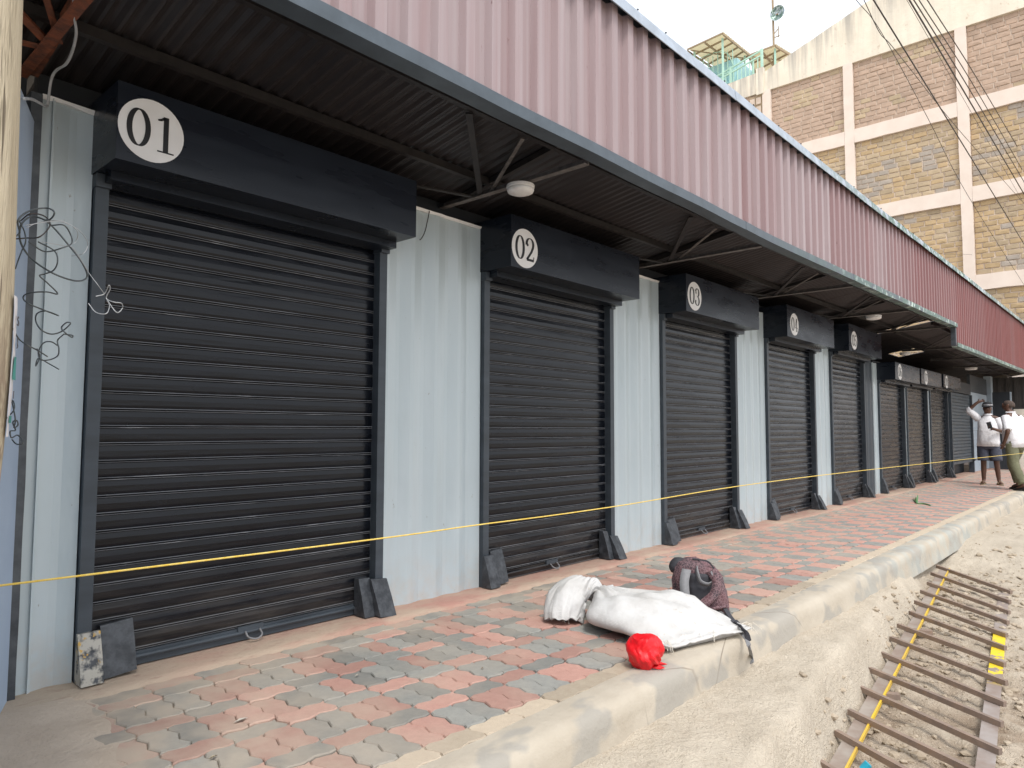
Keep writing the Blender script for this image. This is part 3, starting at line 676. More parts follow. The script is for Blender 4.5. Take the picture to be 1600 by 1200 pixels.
# ---- left neighbour: pale blue wall, dark strip
bw = MB(); d_ = Vector((-.363, -.932, 0)); n2 = Vector((-.932, .363, 0)); p0 = Vector((.835, .02, 0)); q0 = p0 + d_*5.2
c4 = [p0, q0, q0+n2*.2, p0+n2*.2]
bw.add([(c.x, c.y, -.4) for c in c4] + [(c.x, c.y, 2.43) for c in c4], [(0,1,2,3),(4,5,6,7),(0,1,5,4),(1,2,6,5),(2,3,7,6),(3,0,4,7)])
tag(bw.build('boundary_wall', 'blue_wall'), 'plain light blue wall at the left edge behind the wooden pole', 'wall')
ds = MB(); rings = []
for i in range(30):
    z = 2.56*i/29; w = .004*nz(z*4, 1, 9)
    rings.append([Vector((.796+w, -.045, z)), Vector((.838+w*.5, -.045, z)), Vector((.838, .05, z)), Vector((.796, .05, z))])
ds.loft(rings); tag(ds.build('steel_post', 'dark_strip'), 'narrow dark grey steel post between blue wall and container corner', 'post')
MB().box((-2.5, .06, 2.3), (.80, .12, 2.72)).build('dark_board', 'navy', shop)

# ================================================================== CANOPY
FY = -1.24
zb1 = lambda x: interp([0, 6, 13.36], [2.668, 2.668, 2.80], x)
zb2 = lambda x: interp([13.36, 22, 28], [2.485, 2.58, 2.63], x)
zt = lambda x: interp([0, 6, 8.5, 11.7, 22.5, 28], [3.655, 3.655, 3.67, 3.72, 3.84, 3.90], x)
def ibr(w, h, pitch=.1715):
    mb = MB(); px = []; k = round(w/pitch)
    for i in range(k):
        b = i*pitch; px += [(b, 0), (b+.0725, 0), (b+.0885, -.034), (b+.1475, -.034), (b+.1635, 0)]
    px.append((w, 0)); a = [(x, y, 0) for x, y in px]; t_ = [(x, y, h) for x, y in px]; n_ = len(px)
    mb.add(a+t_, [(i, i+1, n_+i+1, n_+i) for i in range(n_-1)]); return mb
SW = .686
cano = thing('canopy', (5, -1.2, 2.66), 'long canopy with maroon fascia sheets paled by painted glare over shutters 01 to 05', 'canopy')
cano2 = thing('canopy', (20, -1.2, 2.5), 'far canopy section with deeper red fascia over the two men', 'canopy')
sheet_cache = {}
i = 0; x = -.30
rf = random.Random(4)
while x < 27.4:
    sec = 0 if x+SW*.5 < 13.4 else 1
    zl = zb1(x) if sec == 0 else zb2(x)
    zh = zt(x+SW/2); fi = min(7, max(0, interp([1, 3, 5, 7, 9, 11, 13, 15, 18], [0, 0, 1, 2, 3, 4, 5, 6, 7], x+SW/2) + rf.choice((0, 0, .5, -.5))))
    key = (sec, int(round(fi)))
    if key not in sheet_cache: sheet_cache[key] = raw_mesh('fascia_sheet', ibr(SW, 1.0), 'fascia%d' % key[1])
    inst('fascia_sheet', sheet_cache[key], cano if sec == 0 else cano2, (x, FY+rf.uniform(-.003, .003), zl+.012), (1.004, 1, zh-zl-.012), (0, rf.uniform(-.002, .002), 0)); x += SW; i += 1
def strip_piece(x0, x1, prof, zf, name, mat, par, wob=.006, seed=0):
    mb = MB(); rings = []; k = max(2, int((x1-x0)/.25))
    for q in range(k+1):
        x = lerp(x0, x1, q/k); dz = wob*nz(x*1.7, seed, 3); rings.append([Vector((x, y+wob*.6*nz(x*2.1, seed, 8), zf(x)+z+dz)) for y, z in prof])
    mb.loft(rings); return mb.build(name, mat, par)
CAPP = [(FY-.078, -.035), (FY-.066, .046), (FY-.050, .062), (FY+.05, .075), (FY+.05, .066), (FY-.046, .053), (FY-.060, .040), (FY-.072, -.035)]
TRIMP = [(FY-.050, 0), (FY-.050, .062), (FY-.040, .070), (FY-.036, .070), (FY-.036, .008), (FY+.05, .008), (FY+.05, 0)]
for a, b, par in [(-.3, 2.6, cano), (2.605, 5.0, cano), (5.005, 7.4, cano), (7.405, 9.8, cano), (9.805, 12.2, cano), (12.205, 14.6, cano2), (14.605, 17.6, cano2), (17.605, 20.6, cano2), (20.605, 24.0, cano2), (24.005, 27.4, cano2)]:
    strip_piece(a, b, CAPP, zt, 'cap_flashing', 'cap', par, .005, a)
for a, b, par in [(-.3, 6, cano), (6.002, 13.39, cano), (13.41, 20, cano2), (20.002, 27.4, cano2)]:      # dark strip added behind the sheet tops to stop light leaks
    strip_piece(a, b, [(FY+.006, -.16), (FY+.006, .05), (FY+.045, .05), (FY+.045, -.16)], zt, 'leak_closure', 'navy', par, 0, 0)
for a, b in [(-.3, 2.72), (2.70, 5.2), (5.205, 7.9), (7.905, 10.6), (10.605, 13.40)]: strip_piece(a, b, TRIMP, zb1, 'edge_trim', 'trim', cano, .006, a)
for a, b in [(13.405, 16.5), (16.505, 20), (20.005, 23.5), (23.505, 27.4)]: strip_piece(a, b, TRIMP, zb2, 'edge_trim', 'trim', cano2, .006, a)
MB().box((13.33, FY-.03, 2.50), (13.40, FY+.04, 2.86)).build('end_plate', 'dark_strip', cano2)
def cap_screw(x, par):
    z = zt(x); MB().tube([(x, FY-.050, z+.052), (x, FY-.060, z+.066)], .006, 6).build('screw', 'navy', par)
x = .9
while x < 12: cap_screw(x, cano); x += .343 if x < 4 else .52
# roof sheets: fall towards the back, ribs run across the row
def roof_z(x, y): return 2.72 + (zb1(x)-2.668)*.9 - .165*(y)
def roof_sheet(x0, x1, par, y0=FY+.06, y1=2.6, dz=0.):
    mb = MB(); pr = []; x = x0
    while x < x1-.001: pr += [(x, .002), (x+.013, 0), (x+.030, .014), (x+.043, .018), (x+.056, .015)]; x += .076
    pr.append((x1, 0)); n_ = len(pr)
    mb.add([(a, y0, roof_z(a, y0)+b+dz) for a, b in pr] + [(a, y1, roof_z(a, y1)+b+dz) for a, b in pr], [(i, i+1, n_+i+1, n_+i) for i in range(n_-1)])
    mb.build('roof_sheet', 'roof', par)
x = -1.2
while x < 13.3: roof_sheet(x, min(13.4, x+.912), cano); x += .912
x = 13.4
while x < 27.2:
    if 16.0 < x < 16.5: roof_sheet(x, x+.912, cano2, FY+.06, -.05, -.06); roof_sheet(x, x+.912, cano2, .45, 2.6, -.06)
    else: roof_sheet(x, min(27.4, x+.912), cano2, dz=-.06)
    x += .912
for y in (-.36, -.92):
    for a, b, par, dz in [(-1.2, 4.4, cano, 0), (4.4, 9, cano, 0), (9, 13.39, cano, 0), (13.41, 20, cano2, -.06), (20, 27.3, cano2, -.06)]:
        MB().bar((a, y, roof_z(a, y)-.028+dz), (b, y, roof_z(b, y)-.028+dz), .035, .045).build('purlin', 'steel', par)
for i in range(10):
    X = .80 + i*2.478
    if X > 27: break
    par = cano if X < 13.4 else cano2; mt = 'rust' if i == 0 else 'steel'; dz = (zb1(X)-2.668) - (.10 if X > 13.4 else 0)
    zc = 2.652+dz
    bc = MB().angle((X, .06, zc), (X, FY+.055, zc), .045, .005, (0, 0, 1), 1).build('bottom_chord', 'rust' if i == 0 else 'steel_light', par)
    rz_ = lambda q: roof_z(X+q, -.90) - .055 - (.06 if X > 13.4 else 0)
    MB().bar((X+.0, -.30, zc+.008), (X-.70, -.90, rz_(-.70)), .036, .012, (0, 0, 1)).build('strut', mt, bc)
    MB().bar((X+.01, -.36, zc+.008), (X-.26, -.90, rz_(-.26)), .024, .008, (0, 0, 1)).build('diagonal', 'rust' if i == 0 else 'steel_light', bc)
    MB().bar((X+.0, -.28, zc+.008), (X-.62, -.04, roof_z(X, -.04)-.05), .03, .010, (0, 0, 1)).build('strut', mt, bc)
    MB().bar((X+.02, .05, roof_z(X, .05)-.028), (X+.02, FY+.06, roof_z(X, FY+.06)-.028), .036, .036).build('top_chord', mt, bc)
# lamps under the canopy
def lamp(x, y, z, where, r=.088, dark=0):
    t = thing('canopy_light', (x, y, z), 'round white bulkhead light fixed under the canopy %s' % where, 'light', 'canopy lights')
    def disc(prof): return [[Vector((x+rr_*math.cos(6.28318*i/22), y+rr_*math.sin(6.28318*i/22), z+h)) for i in range(22)] for rr_, h in prof]
    MB().loft(disc([(r*.93, .034), (r, .032), (r, .016), (r*.94, .012)])).build('base_ring', 'lamp', t, auto=40)
    MB().loft(disc([(r*.93, .0115), (r*.98, .002), (r*.90, -.012), (r*.62, -.022), (r*.2, -.026)])).build('diffuser', 'lamp', t, auto=60)
lamp(3.236, -.69, 2.605, 'between shutters 01 and 02')
lamp(10.50, -.79, 2.66, 'in front of shutter 05', .10)
lamp(19.9, -.44, 2.585, 'near the man in the cap', .13)
lamp(14.3, -.30, 2.50, 'above shutter 06', .09)
# small hanging wire on the first wall strip, white cable from the roof
tag(MB().tube(spline([at(671, 330, 1, -.02), at(668, 345, 1, -.02), at(664, 362, 1, -.015), at(659, 372, 1, -.012), at(656, 375, 1, -.01)], 5), .0035, 5).build('wire_end', 'wire', smooth=True), 'short black wire end poking out above the first wall strip', 'wire')
wc = [at(115, -12, 1, -.75), at(116, 25, 1, -.62), at(119, 52, 1, -.5), at(113, 80, 1, -.38), at(103, 100, 1, -.28), at(88, 110, 1, -.18), at(80, 125, 1, -.12), at(75, 160, 1, -.05), at(72, 166, 1, -.06), at(62, 161, 1, -.3), at(50, 155, 1, -.6), at(36, 154, 1, -.9)]
tag(MB().tube(spline(wc, 6), .0055, 6).build('white_cable', 'wire_pale', smooth=True), 'white cable drooping from the canopy down to the container corner', 'cable')

# ================================================================== POLE, CABLE TANGLE, STRING
pole = thing('utility_pole', (.27, -1.80, 0), 'weathered wooden pole with torn flyers at the left edge', 'pole')
pcx = lambda z: .270 + .006*math.sin(z*1.7) - .045*sm(1.35, .35, z)
pm = MB(); rings = []
for i in range(64):
    z = -.1 + 4.6*i/63; cx = pcx(z); r = .112 - .004*z
    ring = []
    for j_ in range(40):
        th = 2*math.pi*j_/40
        rr_ = r*(1 + .018*nz(math.cos(th)*2.2, math.sin(th)*2.2, z*.7)) - .010*max(0, 1-abs(((th+.55+.02*math.sin(z*2)) % 1.7)-.85)/.05)
        ring.append(Vector((cx+rr_*math.cos(th), -1.80+rr_*math.sin(th), z)))
    rings.append(ring)
pm.loft(rings); pm.build('shaft', 'wood', pole, smooth=True)
def flyer(z0, z1, th0, th1, mat, lift=.002, name='flyer', seed=0):
    mb = MB(); rows = []
    for i in range(13):
        z = lerp(z0, z1, i/12); cx = pcx(z); row = []
        for j_ in range(6):
            th = lerp(th0, th1, j_/5) + (.05*nz(z*22, seed, j_*.2) if j_ in (0, 5) else 0); r = .1145 - .004*z + lift + .003*nz(z*18, th*5, seed)
            row.append(Vector((cx+r*math.cos(th), -1.80+r*math.sin(th), z)))
        rows.append(row)
    mb.loft(rows, closed=False); return mb.build(name, mat, pole)
# viewer sees the pole from the -y side; its right limb is near angle 0
fl = flyer(1.10, 1.385, -.52, -.10, 'paper', .003)
flyer(1.215, 1.262, -.46, -.2, 'paper_teal', .0055, 'flyer_print', 3); flyer(1.128, 1.142, -.46, -.2, 'paper_teal', .0055, 'flyer_print', 4)
def curl(pts): return spline(pts, 6)
def glyph(z, s, kind):
    mb = MB(); P = []
    src = {'S': arc(0, .5, .32, .45, 30, 270, 10)[0:8] + arc(0, -.4, .34, .5, 90, -150, 10), 'B': arc(0, .5, .3, .5, 90, -90, 8) + arc(0, -.5, .35, .5, 90, -90, 8), 'I': [(0, 1), (0, -1)]}[kind]
    for a, b in src:
        th = -.36 + a*.24*s*9; zz = z + b*.011*s*9; cx = pcx(zz); r = .1145-.004*zz+.0065
        P.append(Vector((cx+r*math.cos(th), -1.80+r*math.sin(th), zz)))
    mb.tube(P, .0012, 4); mb.build('flyer_letter', 'paper_ink', pole)
glyph(1.335, .1, 'S'); glyph(1.29, .1, 'B'); glyph(1.185, .08, 'I')
tang = thing('cable_tangle', (.42, -1.62, 1.3), 'tangle of loose grey cables hanging off the wooden pole', 'cables')
def P2(lst, y0, y1=None):
    y1 = y0 if y1 is None else y1; k = len(lst)-1
    return [at(u, v, 1, lerp(y0, y1, i/k) + .03*math.sin(i*2.1)) for i, (u, v) in enumerate(lst)]
strands = [
 ([(10, 374), (30, 365), (28, 345), (45, 330), (72, 325), (85, 332), (75, 344), (50, 338), (33, 352), (32, 378), (50, 405), (85, 428), (120, 439), (136, 432), (128, 410), (108, 384), (84, 356), (66, 342), (45, 336)], 'wire_dark', .0042),
 ([(12, 374), (40, 372), (62, 370), (78, 352), (70, 338), (48, 334), (32, 345)], 'wire', .0034),
 ([(45, 378), (70, 393), (98, 387), (112, 380), (110, 366), (100, 352), (82, 352)], 'wire_dark', .0034),
 ([(40, 352), (88, 346), (118, 356), (134, 372), (137, 384), (130, 396), (112, 400)], 'wire_pale', .0016),
 ([(42, 356), (60, 348), (95, 345), (120, 360), (118, 378), (104, 384)], 'wire_pale', .0016),
 ([(60, 378), (85, 392), (90, 408), (84, 422), (70, 428), (62, 431), (75, 443), (90, 459), (72, 456), (45, 458), (36, 465), (44, 474), (70, 485), (91, 493), (72, 486), (58, 490), (56, 502), (64, 515), (80, 522), (96, 518), (110, 506), (104, 504), (96, 512), (102, 520), (112, 527), (113, 524), (100, 522)], 'wire_dark', .0034),
 ([(100, 522), (90, 532), (92, 545), (90, 556), (78, 562), (64, 562), (60, 550), (68, 536), (80, 534), (90, 540)], 'wire_dark', .0032),
 ([(20, 513), (30, 530), (44, 540), (58, 547), (74, 557)], 'wire_dark', .0032),
 ([(58, 545), (62, 558), (56, 572), (60, 560), (76, 568), (92, 577)], 'wire_dark', .0028),
 ([(66, 378), (100, 384), (112, 386), (124, 402), (140, 428), (152, 444), (163, 459)], 'wire_pale', .0016),
 ([(150, 463), (163, 459), (170, 446), (172, 452), (166, 466), (178, 472), (190, 474), (191, 482), (182, 488), (168, 470), (171, 478), (166, 490), (150, 488), (138, 474)], 'wire_pale', .0024),
 ([(30, 345), (38, 362), (40, 378), (34, 392), (28, 408), (24, 420)], 'wire_dark', .003),
 ([(12, 605), (18, 625), (24, 655), (22, 668), (28, 664), (26, 657), (20, 660), (24, 672), (16, 674), (18, 684), (28, 680), (36, 692), (26, 694), (19, 687)], 'wire_dark', .0032),
 ([(10, 632), (20, 626), (22, 640), (10, 654)], 'wire_dark', .003)]
for q, (l, m_, r) in enumerate(strands):
    MB().tube(spline(P2(l, -1.66+.02*math.sin(q*1.7), -1.58+.03*math.cos(q*2.3)), 7), r*.5, 6).build('cable_strand', m_, tang, smooth=True)
rp_ = [(0, 915, -1.36), (590, 842, -1.40), (748, 820, -1.42), (950, 793, -1.45), (1280, 743, -1.58), (1600, 708, -1.95)]
P = [at(u, v, 1, y) for u, v, y in rp_]; P = [P[0] + (P[0]-P[1])*.12] + P + [P[-1] + (P[-1]-P[-2])*.3]
tag(MB().tube(spline(P, 10), .0031, 6).build('string_line', 'rope', smooth=True), 'taut yellow string stretched along the whole row of shutters', 'string')

# ================================================================== STONE BUILDING
BX = 28.0
bl = thing('stone_building', (BX+5, 2, -.3), 'tall tan stone building with pale concrete frame behind the canopy', 'building')
cols = [10.7, 7.60, 4.45, .76, -3.0]; lev = [15.33, 12.22, 9.15, 6.10, 3.05, 0.0]
for y in cols:
    m = MB(); rings = []
    for i in range(40):
        z = -.3+15.4*i/39; w = .015*nz(z*1.9, y, 2)
        rings.append([Vector((BX-.06, y-.17+w, z)), Vector((BX-.06, y+.17+w*.7, z)), Vector((BX+.2, y+.17, z)), Vector((BX+.2, y-.17, z))])
    m.loft(rings); m.build('column', 'render', bl)
for z in lev[1:]:
    for a, b in zip(cols[:-1], cols[1:]):
        m = MB(); rings = []
        for i in range(14):
            y = lerp(a-.175, b+.175, i/13); w = .02*nz(y*1.7, z, 6)
            rings.append([Vector((BX-.055, y, z-.26+w)), Vector((BX+.2, y, z-.26)), Vector((BX+.2, y, z+.26)), Vector((BX-.055, y, z+.26+w*.6))])
        m.loft(rings); m.build('beam', 'render', bl)
def gable(y): return 17.29-.34*(y-3.585) if y > 0 else 18.51+.34*y
m = MB(); yy = [10.9, 7.85] + [7.849-.35*i for i in range(35)]
top = [(10.9, 15.85), (7.85, 15.98)] + [(y, gable(y)+.03*nz(y*2, 1, 1)) for y in yy[2:]]
n_ = len(top); base = [(y, 15.08) for y, z in top]
m.add([(BX-.04, y, z) for y, z in top] + [(BX-.04, y, z) for y, z in base] + [(BX+.22, y, z) for y, z in top] + [(BX+.22, y, z) for y, z in base],
      [(i, i+1, n_+i+1, n_+i) for i in range(n_-1)] + [(2*n_+i, 3*n_+i, 3*n_+i+1, 2*n_+i+1) for i in range(n_-1)] + [(i, 2*n_+i, 2*n_+i+1, i+1) for i in range(n_-1)] + [(n_+i, n_+i+1, 3*n_+i+1, 3*n_+i) for i in range(n_-1)])
m.build('parapet', 'parapet', bl)
MB().box((BX-.10, 7.70, 15.0), (BX+.1, 8.0, 16.12)).build('parapet_pier', 'parapet', bl)
MB().box((BX+.075, -4.3, -.3), (BX+9, 10.87, 15.5)).build('masonry_core', 'stone_joint', bl)
m = MB().box((BX-.01, 7.80, 13.0), (BX+.07, 8.35, 15.0)); m.build('vent_panel', 'brown_metal', bl)
for i in range(5):
    for j_ in range(2): MB().box((BX-.045, 7.84+j_*.26, 13.1+i*.38), (BX-.012, 8.04+j_*.26, 13.38+i*.38)).build('vent_block', 'stone_joint', bl)
blocks = []; rk = random.Random(21)
for ci in range(4):
    yA, yB = cols[ci]-.17, cols[ci+1]+.17
    if ci == 0: yA = 7.75+.02 - .0; yA = 10.5
    for li in range(5):
        z0, z1 = lev[li+1]+.265, (lev[li]-.265)
        nr = round((z1-z0)/.185); hrow = (z1-z0)/nr
        for r_i in range(nr):
            y = yA - (.0 if r_i % 2 else .2) ; first = True
            ye = yB
            yc = yA
            w = rk.uniform(.15, .3) if r_i % 2 else rk.uniform(.35, .46)
            while yc > ye+.02:
                w = min(w, yc-ye)
                if yc-w-ye < .08: w = yc-ye
                blocks.append((ci, li, yc-w, yc, z0+r_i*hrow, z0+(r_i+1)*hrow)); yc -= w; w = rk.uniform(.32, .47)
blk = {}
unit = MB()                                              # rough-faced block, unit size
fx = [(-1, -1), (1, -1), (1, 1), (-1, 1)]
def rough_block(rnd):
    mb = MB(); vs_ = []
    for x, s_ in ((0, .985), (-.55, .97), (-1, .88)):
        for a, b in fx: vs_.append((x*rnd.uniform(.85, 1.1) if x < -.9 else x, .5*a*(s_+rnd.uniform(-.05, .03)*(x < 0)), .5*b*(s_+rnd.uniform(-.09, .03)*(x < 0))))
    fs = [(0, 1, 5, 4), (1, 2, 6, 5), (2, 3, 7, 6), (3, 0, 4, 7), (4, 5, 9, 8), (5, 6, 10, 9), (6, 7, 11, 10), (7, 4, 8, 11)]
    vs_.append((-1.25*rnd.uniform(.8, 1.2), rnd.uniform(-.2, .2), rnd.uniform(-.2, .2))); fs += [(8, 9, 12), (9, 10, 12), (10, 11, 12), (11, 8, 12)]
    mb.add(vs_, fs); return mb
variants = [rough_block(rk) for _ in range(6)]
vm = {(i, m_): raw_mesh('stone_block', variants[i], m_) for i in range(6) for m_ in ('stone_pink', 'stone_tan', 'stone_yellow', 'stone_grey')}
def block_mat(li, y, z):
    q = nz(y*.9, z*.9, 3) + rk.uniform(-.35, .35)
    if li == 0: return 'stone_tan' if q > .42 else ('stone_yellow' if q > .6 else 'stone_pink')
    if li == 1: return 'stone_grey' if q < -.28 else ('stone_yellow' if q > .25 else 'stone_tan')
    return 'stone_yellow' if q > -.1 else ('stone_tan' if q > -.45 else 'stone_grey')
def vis(b):
    y, z = (b[2]+b[3])/2, (b[4]+b[5])/2
    d = Vector((BX, y, z))-CAM; k = d.dot(fw); u = 800+1100*d.dot(rt2)/k; v = 600-1100*d.dot(up2)/k
    vl = 490 - .82*(1585-u)                              # canopy cap line in the photograph
    if u > 1610 or v < -10 or v > vl+8: return -1
    return (b[3]-b[2])*(b[5]-b[4])/k**2
blocks.sort(key=lambda b: -vis(b)); fb = {}
for i, (ci, li, ya, yb, za, zb_) in enumerate(blocks):
    vi = rk.randrange(6); m_ = block_mat(li, (ya+yb)/2, (za+zb_)/2); dep = rk.uniform(.020, .042)
    sy, sz = (yb-ya)-rk.uniform(.012, .03), (zb_-za)-rk.uniform(.012, .028)
    if i < 300: inst('stone_block', vm[vi, m_], bl, (BX+.08, (ya+yb)/2, (za+zb_)/2), (dep, sy, sz), (rk.uniform(-.03, .03), 0, 0))
    else: fb.setdefault(m_, MB()).add([(BX+.08+v.x*dep, (ya+yb)/2+v.y*sy, (za+zb_)/2+v.z*sz) for v in variants[vi].v], variants[vi].f)
for m_ in fb: tag(fb[m_].build('stone_block', m_, bl), kind='stuff')

# ---- rooftop shelters, railing, mast on the building behind the parapet
def shelter(quad, z, label, nrib, posts, zroof=16.0):
    c = sum(quad, Vector())/4; t = thing('rooftop_shelter', (c.x, c.y, zroof), label, 'shelter', 'rooftop shelters')
    a, b, c_, d = quad; nrm = Vector((0, 0, 1))
    m = MB(); NN = 24
    for i in range(NN+1):
        for e in (a.lerp(d, i/NN), b.lerp(c_, i/NN)): m.v.append(e+nrm*(.03 if i % 2 else 0))
    m.f = [[2*i, 2*i+1, 2*i+3, 2*i+2] for i in range(NN)]; m.mi = [0]*NN; m.build('roof_sheet', 'cream_sheet', t)
    for i in range(nrib+1):
        f = i/nrib; p, q = a.lerp(d, f), b.lerp(c_, f); MB().bar(p-nrm*.04, q-nrm*.04, .06, .06).build('purlin', 'brown_metal', t)
    for f in (0, .5, 1): p, q = a.lerp(b, f), d.lerp(c_, f); MB().bar(p-nrm*.11, q-nrm*.11, .06, .07).build('rafter', 'brown_metal', t)
    MB().bar(a.lerp(b, .1)-nrm*.15, c_.lerp(d, .1)-nrm*.15, .04, .04).build('brace', 'brown_metal', t)
    for f, g_ in posts:
        p = a.lerp(b, f).lerp(d.lerp(c_, f), g_); MB().bar((p.x, p.y, zroof-.4), (p.x, p.y, p.z-.1), .07, .07, (0, 1, 0)).build('post', 'mint', t)
    return t
qa = [at(1074, 76, 2, 18.55), at(1130, 50, 2, 18.55), at(1172, 84, 2, 18.75), at(1128, 113, 2, 18.75)]
ta = shelter(qa, 18.6, 'cream sheet roof shelter above the turquoise cabin on the stone building', 5, [(.1, .1), (.9, .1), (.1, .9), (.9, .9)])
qb = [at(1170, 85, 2, 18.0), at(1212, 69, 2, 18.2), at(1243, 88, 2, 18.2), at(1185, 122, 2, 18.0)]
tb = shelter(qb, 18.2, 'cream sheet shelter with diagonal brace right beside the sloping parapet', 3, [(.1, .1), (.9, .1), (.1, .9)])
cab = thing('rooftop_cabin', (31, 11, 15.6), 'turquoise sheet metal cabin under the rooftop shelter', 'cabin')
m = MB(); y0_, y1_ = 9.7, 12.6
pr = []
y = y0_
while y < y1_: pr += [(29.95, y), (29.95, y+.1), (29.92, y+.13), (29.92, y+.2), (29.95, y+.23)]; y += .24
pr += [(29.95, y1_), (32, y1_), (32, y0_)]; k = len(pr)
m.add([(a, b, 15.4) for a, b in pr] + [(a, b, 18.05) for a, b in pr], [(i, (i+1) % k, k+(i+1) % k, k+i) for i in range(k)] + [tuple(range(k))[::-1], tuple(range(k, 2*k))])
m.build('sheet_wall', 'teal', cab); MB().box((29.86, 9.66, 16.95), (29.915, 12.6, 17.05)).build('rail_band', 'teal', cab)
rl = thing('rooftop_railing', (29.2, 9.3, 15.8), 'mint green rooftop railing in front of the turquoise cabin', 'railing')
ra, rb_ = Vector((29.3, 10.9, 17.05)), Vector((29.3, 8.30, 17.62))
for f in (0, .45, 1.): p = ra.lerp(rb_, f); MB().bar((p.x, p.y, 15.4), (p.x, p.y, p.z+.06), .09, .09, (0, 1, 0)).build('post', 'mint', rl)
for dz in (0, -.22): MB().bar(ra+Vector((0, 0, dz)), rb_+Vector((0, 0, dz)), .06, .06).build('handrail', 'mint', rl)
for i in range(1, 14):
    if i in (6,): continue
    p = ra.lerp(rb_, i/14); MB().bar((p.x, p.y, 15.9), (p.x, p.y, p.z-.25), .035, .035, (0, 1, 0)).build('baluster', 'mint', rl)
up_ = thing('rooftop_railing', (29.8, 11, 17.0), 'mint railing with hooped ends on the shelter terrace', 'railing')
for i in range(12):
    yq = 12.4-i*.24; MB().bar((29.6, yq, 17.3), (29.6, yq, 18.35), .03, .03, (0, 1, 0)).build('baluster', 'mint', up_)
MB().bar((29.6, 12.5, 17.3), (29.6, 9.7, 17.3), .05, .05).build('handrail', 'mint', up_); 
MB().tube(spline([(29.6, 12.5, 17.4), (29.6, 11.9, 18.25), (29.6, 11.0, 18.5), (29.6, 10.1, 18.3), (29.6, 9.7, 17.5)], 6), .022, 5).build('hoop', 'mint', up_, smooth=True)
ms = thing('antenna_mast', (31, 8.43, 17), 'thin antenna mast with a small dish above the rooftop shelter', 'antenna')
MB().tube([(31, 8.43, 15.5), (31, 8.43, 19.2), (31, 8.45, 24)], .05, 7).build('mast', 'brown_metal', ms)
dh = MB(); rings = []
for r_, d in ((.02, .10), (.16, .07), (.27, .02), (.33, -.03)): rings.append([Vector((30.9+d-.04, 8.17-.12*d+r_*math.cos(6.283*i/18), 19.95+r_*1.05*math.sin(6.283*i/18))) for i in range(18)])
dh.loft(rings, caps=False); dh.build('dish', 'cap', ms, smooth=True)
MB().bar((31, 8.43, 19.95), (30.92, 8.17, 19.95), .04, .04).build('bracket', 'brown_metal', ms)
for a, b in (((31, 8.43, 19.1), (31, 8.2, 19.3)), ((31, 8.43, 18.95), (31, 8.15, 18.95)), ((31, 8.2, 18.9), (31, 8.2, 19.4))): MB().bar(a, b, .03, .03).build('antenna_rod', 'brown_metal', ms)

# ---- overhead lines
def line(pts, r, label, y=-1.0):
    P = [at(u, v, 1, y+dy) for u, v, dy in pts]; P = [P[0]+(P[0]-P[1])*.9] + P + [P[-1]+(P[-1]-P[-2])*.3]
    tag(MB().tube(spline(P, 6), r, 5).build('power_line', 'wire', smooth=True), label, 'power line', 'overhead lines at top right')
line([(1365, 0, 0), (1480, 186, 0), (1600, 381, 0)], .011, 'single thick overhead line left of the parallel bunch')
line([(1421, 0, 0), (1508, 146, 0), (1600, 303, 0)], .014, 'leftmost thick line of the parallel overhead bunch')
line([(1428, 0, .1), (1512, 135, .1), (1600, 284, .1)], .011, 'second line of the parallel overhead bunch')
line([(1436, 0, .2), (1518, 128, .2), (1600, 270, .2)], .010, 'third line of the parallel overhead bunch')
line([(1449, 0, .3), (1525, 120, .3), (1600, 247, .3)], .011, 'rightmost line of the parallel overhead bunch')
line([(1417, 0, -.1), (1504, 152, -.1), (1600, 318, -.1)], .004, 'thin wire just left of the overhead bunch')
line([(1338, 0, .1), (1378, 52, .1), (1450, 185, .1), (1512, 305, .1), (1600, 445, .1)], .005, 'thin sagging wire crossing the left stone panels')
line([(1350, 0, .2), (1374, 50, .2), (1392, 70, .2), (1428, 115, .2), (1500, 205, .2), (1600, 318, .2)], .006, 'twisted thin wire joining the single thick overhead line')
line([(1470, 397, 2.0), (1530, 398, 1.6), (1600, 398, 1.2)], .004, 'thin level wire low across the stone building')

# ================================================================== LYING STEEL GRILLE
gr = thing('steel_grille', (5.8, -2.4, -.33), 'rusty ladder-like steel grille with yellow paint lying on the dirt', 'grille')
Lpx = [(110,1150),(200,985),(270,870),(315,735),(385,640),(450,555),(500,470),(540,400),(605,330),(635,272),(668,215),(705,170),(725,117),(755,78)]
Rpx = [(1105,1090),(1115,940),(1130,830),(1140,715),(1130,615),(1133,525),(1140,455),(1148,385),(1155,330),(1158,272),(1165,220)]
Lw = [at(1250+a/3.529, 860+b/3.529, 2, -.42+.2*i/13) for i, (a, b) in enumerate(Lpx)]
Rw = [at(1250+a/3.529, 860+b/3.529, 2, -.40+.12*i/10) for i, (a, b) in enumerate(Rpx)]
stp = (Rw[-1]-Rw[0])/10
Rw = [Rw[0]-stp*3, Rw[0]-stp*2, Rw[0]-stp] + Rw
sL = (Lw[-1]-Lw[0])/13; Lw = [Lw[0]-sL*2, Lw[0]-sL] + Lw; Rw = [Rw[0]-stp*2, Rw[0]-stp] + Rw
for a, b in zip(Lw, Rw):
    d = (b-a).normalized(); MB().bar(a+Vector((0, 0, -.018)), b+Vector((0, 0, -.018)), .026, .030).build('rung', 'bar', gr)
def rail(P, Q, off, w, name):
    d = (Q-P).normalized(); s_ = Vector((0, 0, 1)).cross(d).normalized()*off
    a, b = P+s_-d*.3+Vector((0, 0, -.0375)), Q+s_+d*.01+Vector((0, 0, -.0375))
    o = MB().bar(a, b, w, .008).build(name, 'rail' if off > 0 else 'rail_grey', gr); return o, a, b, d
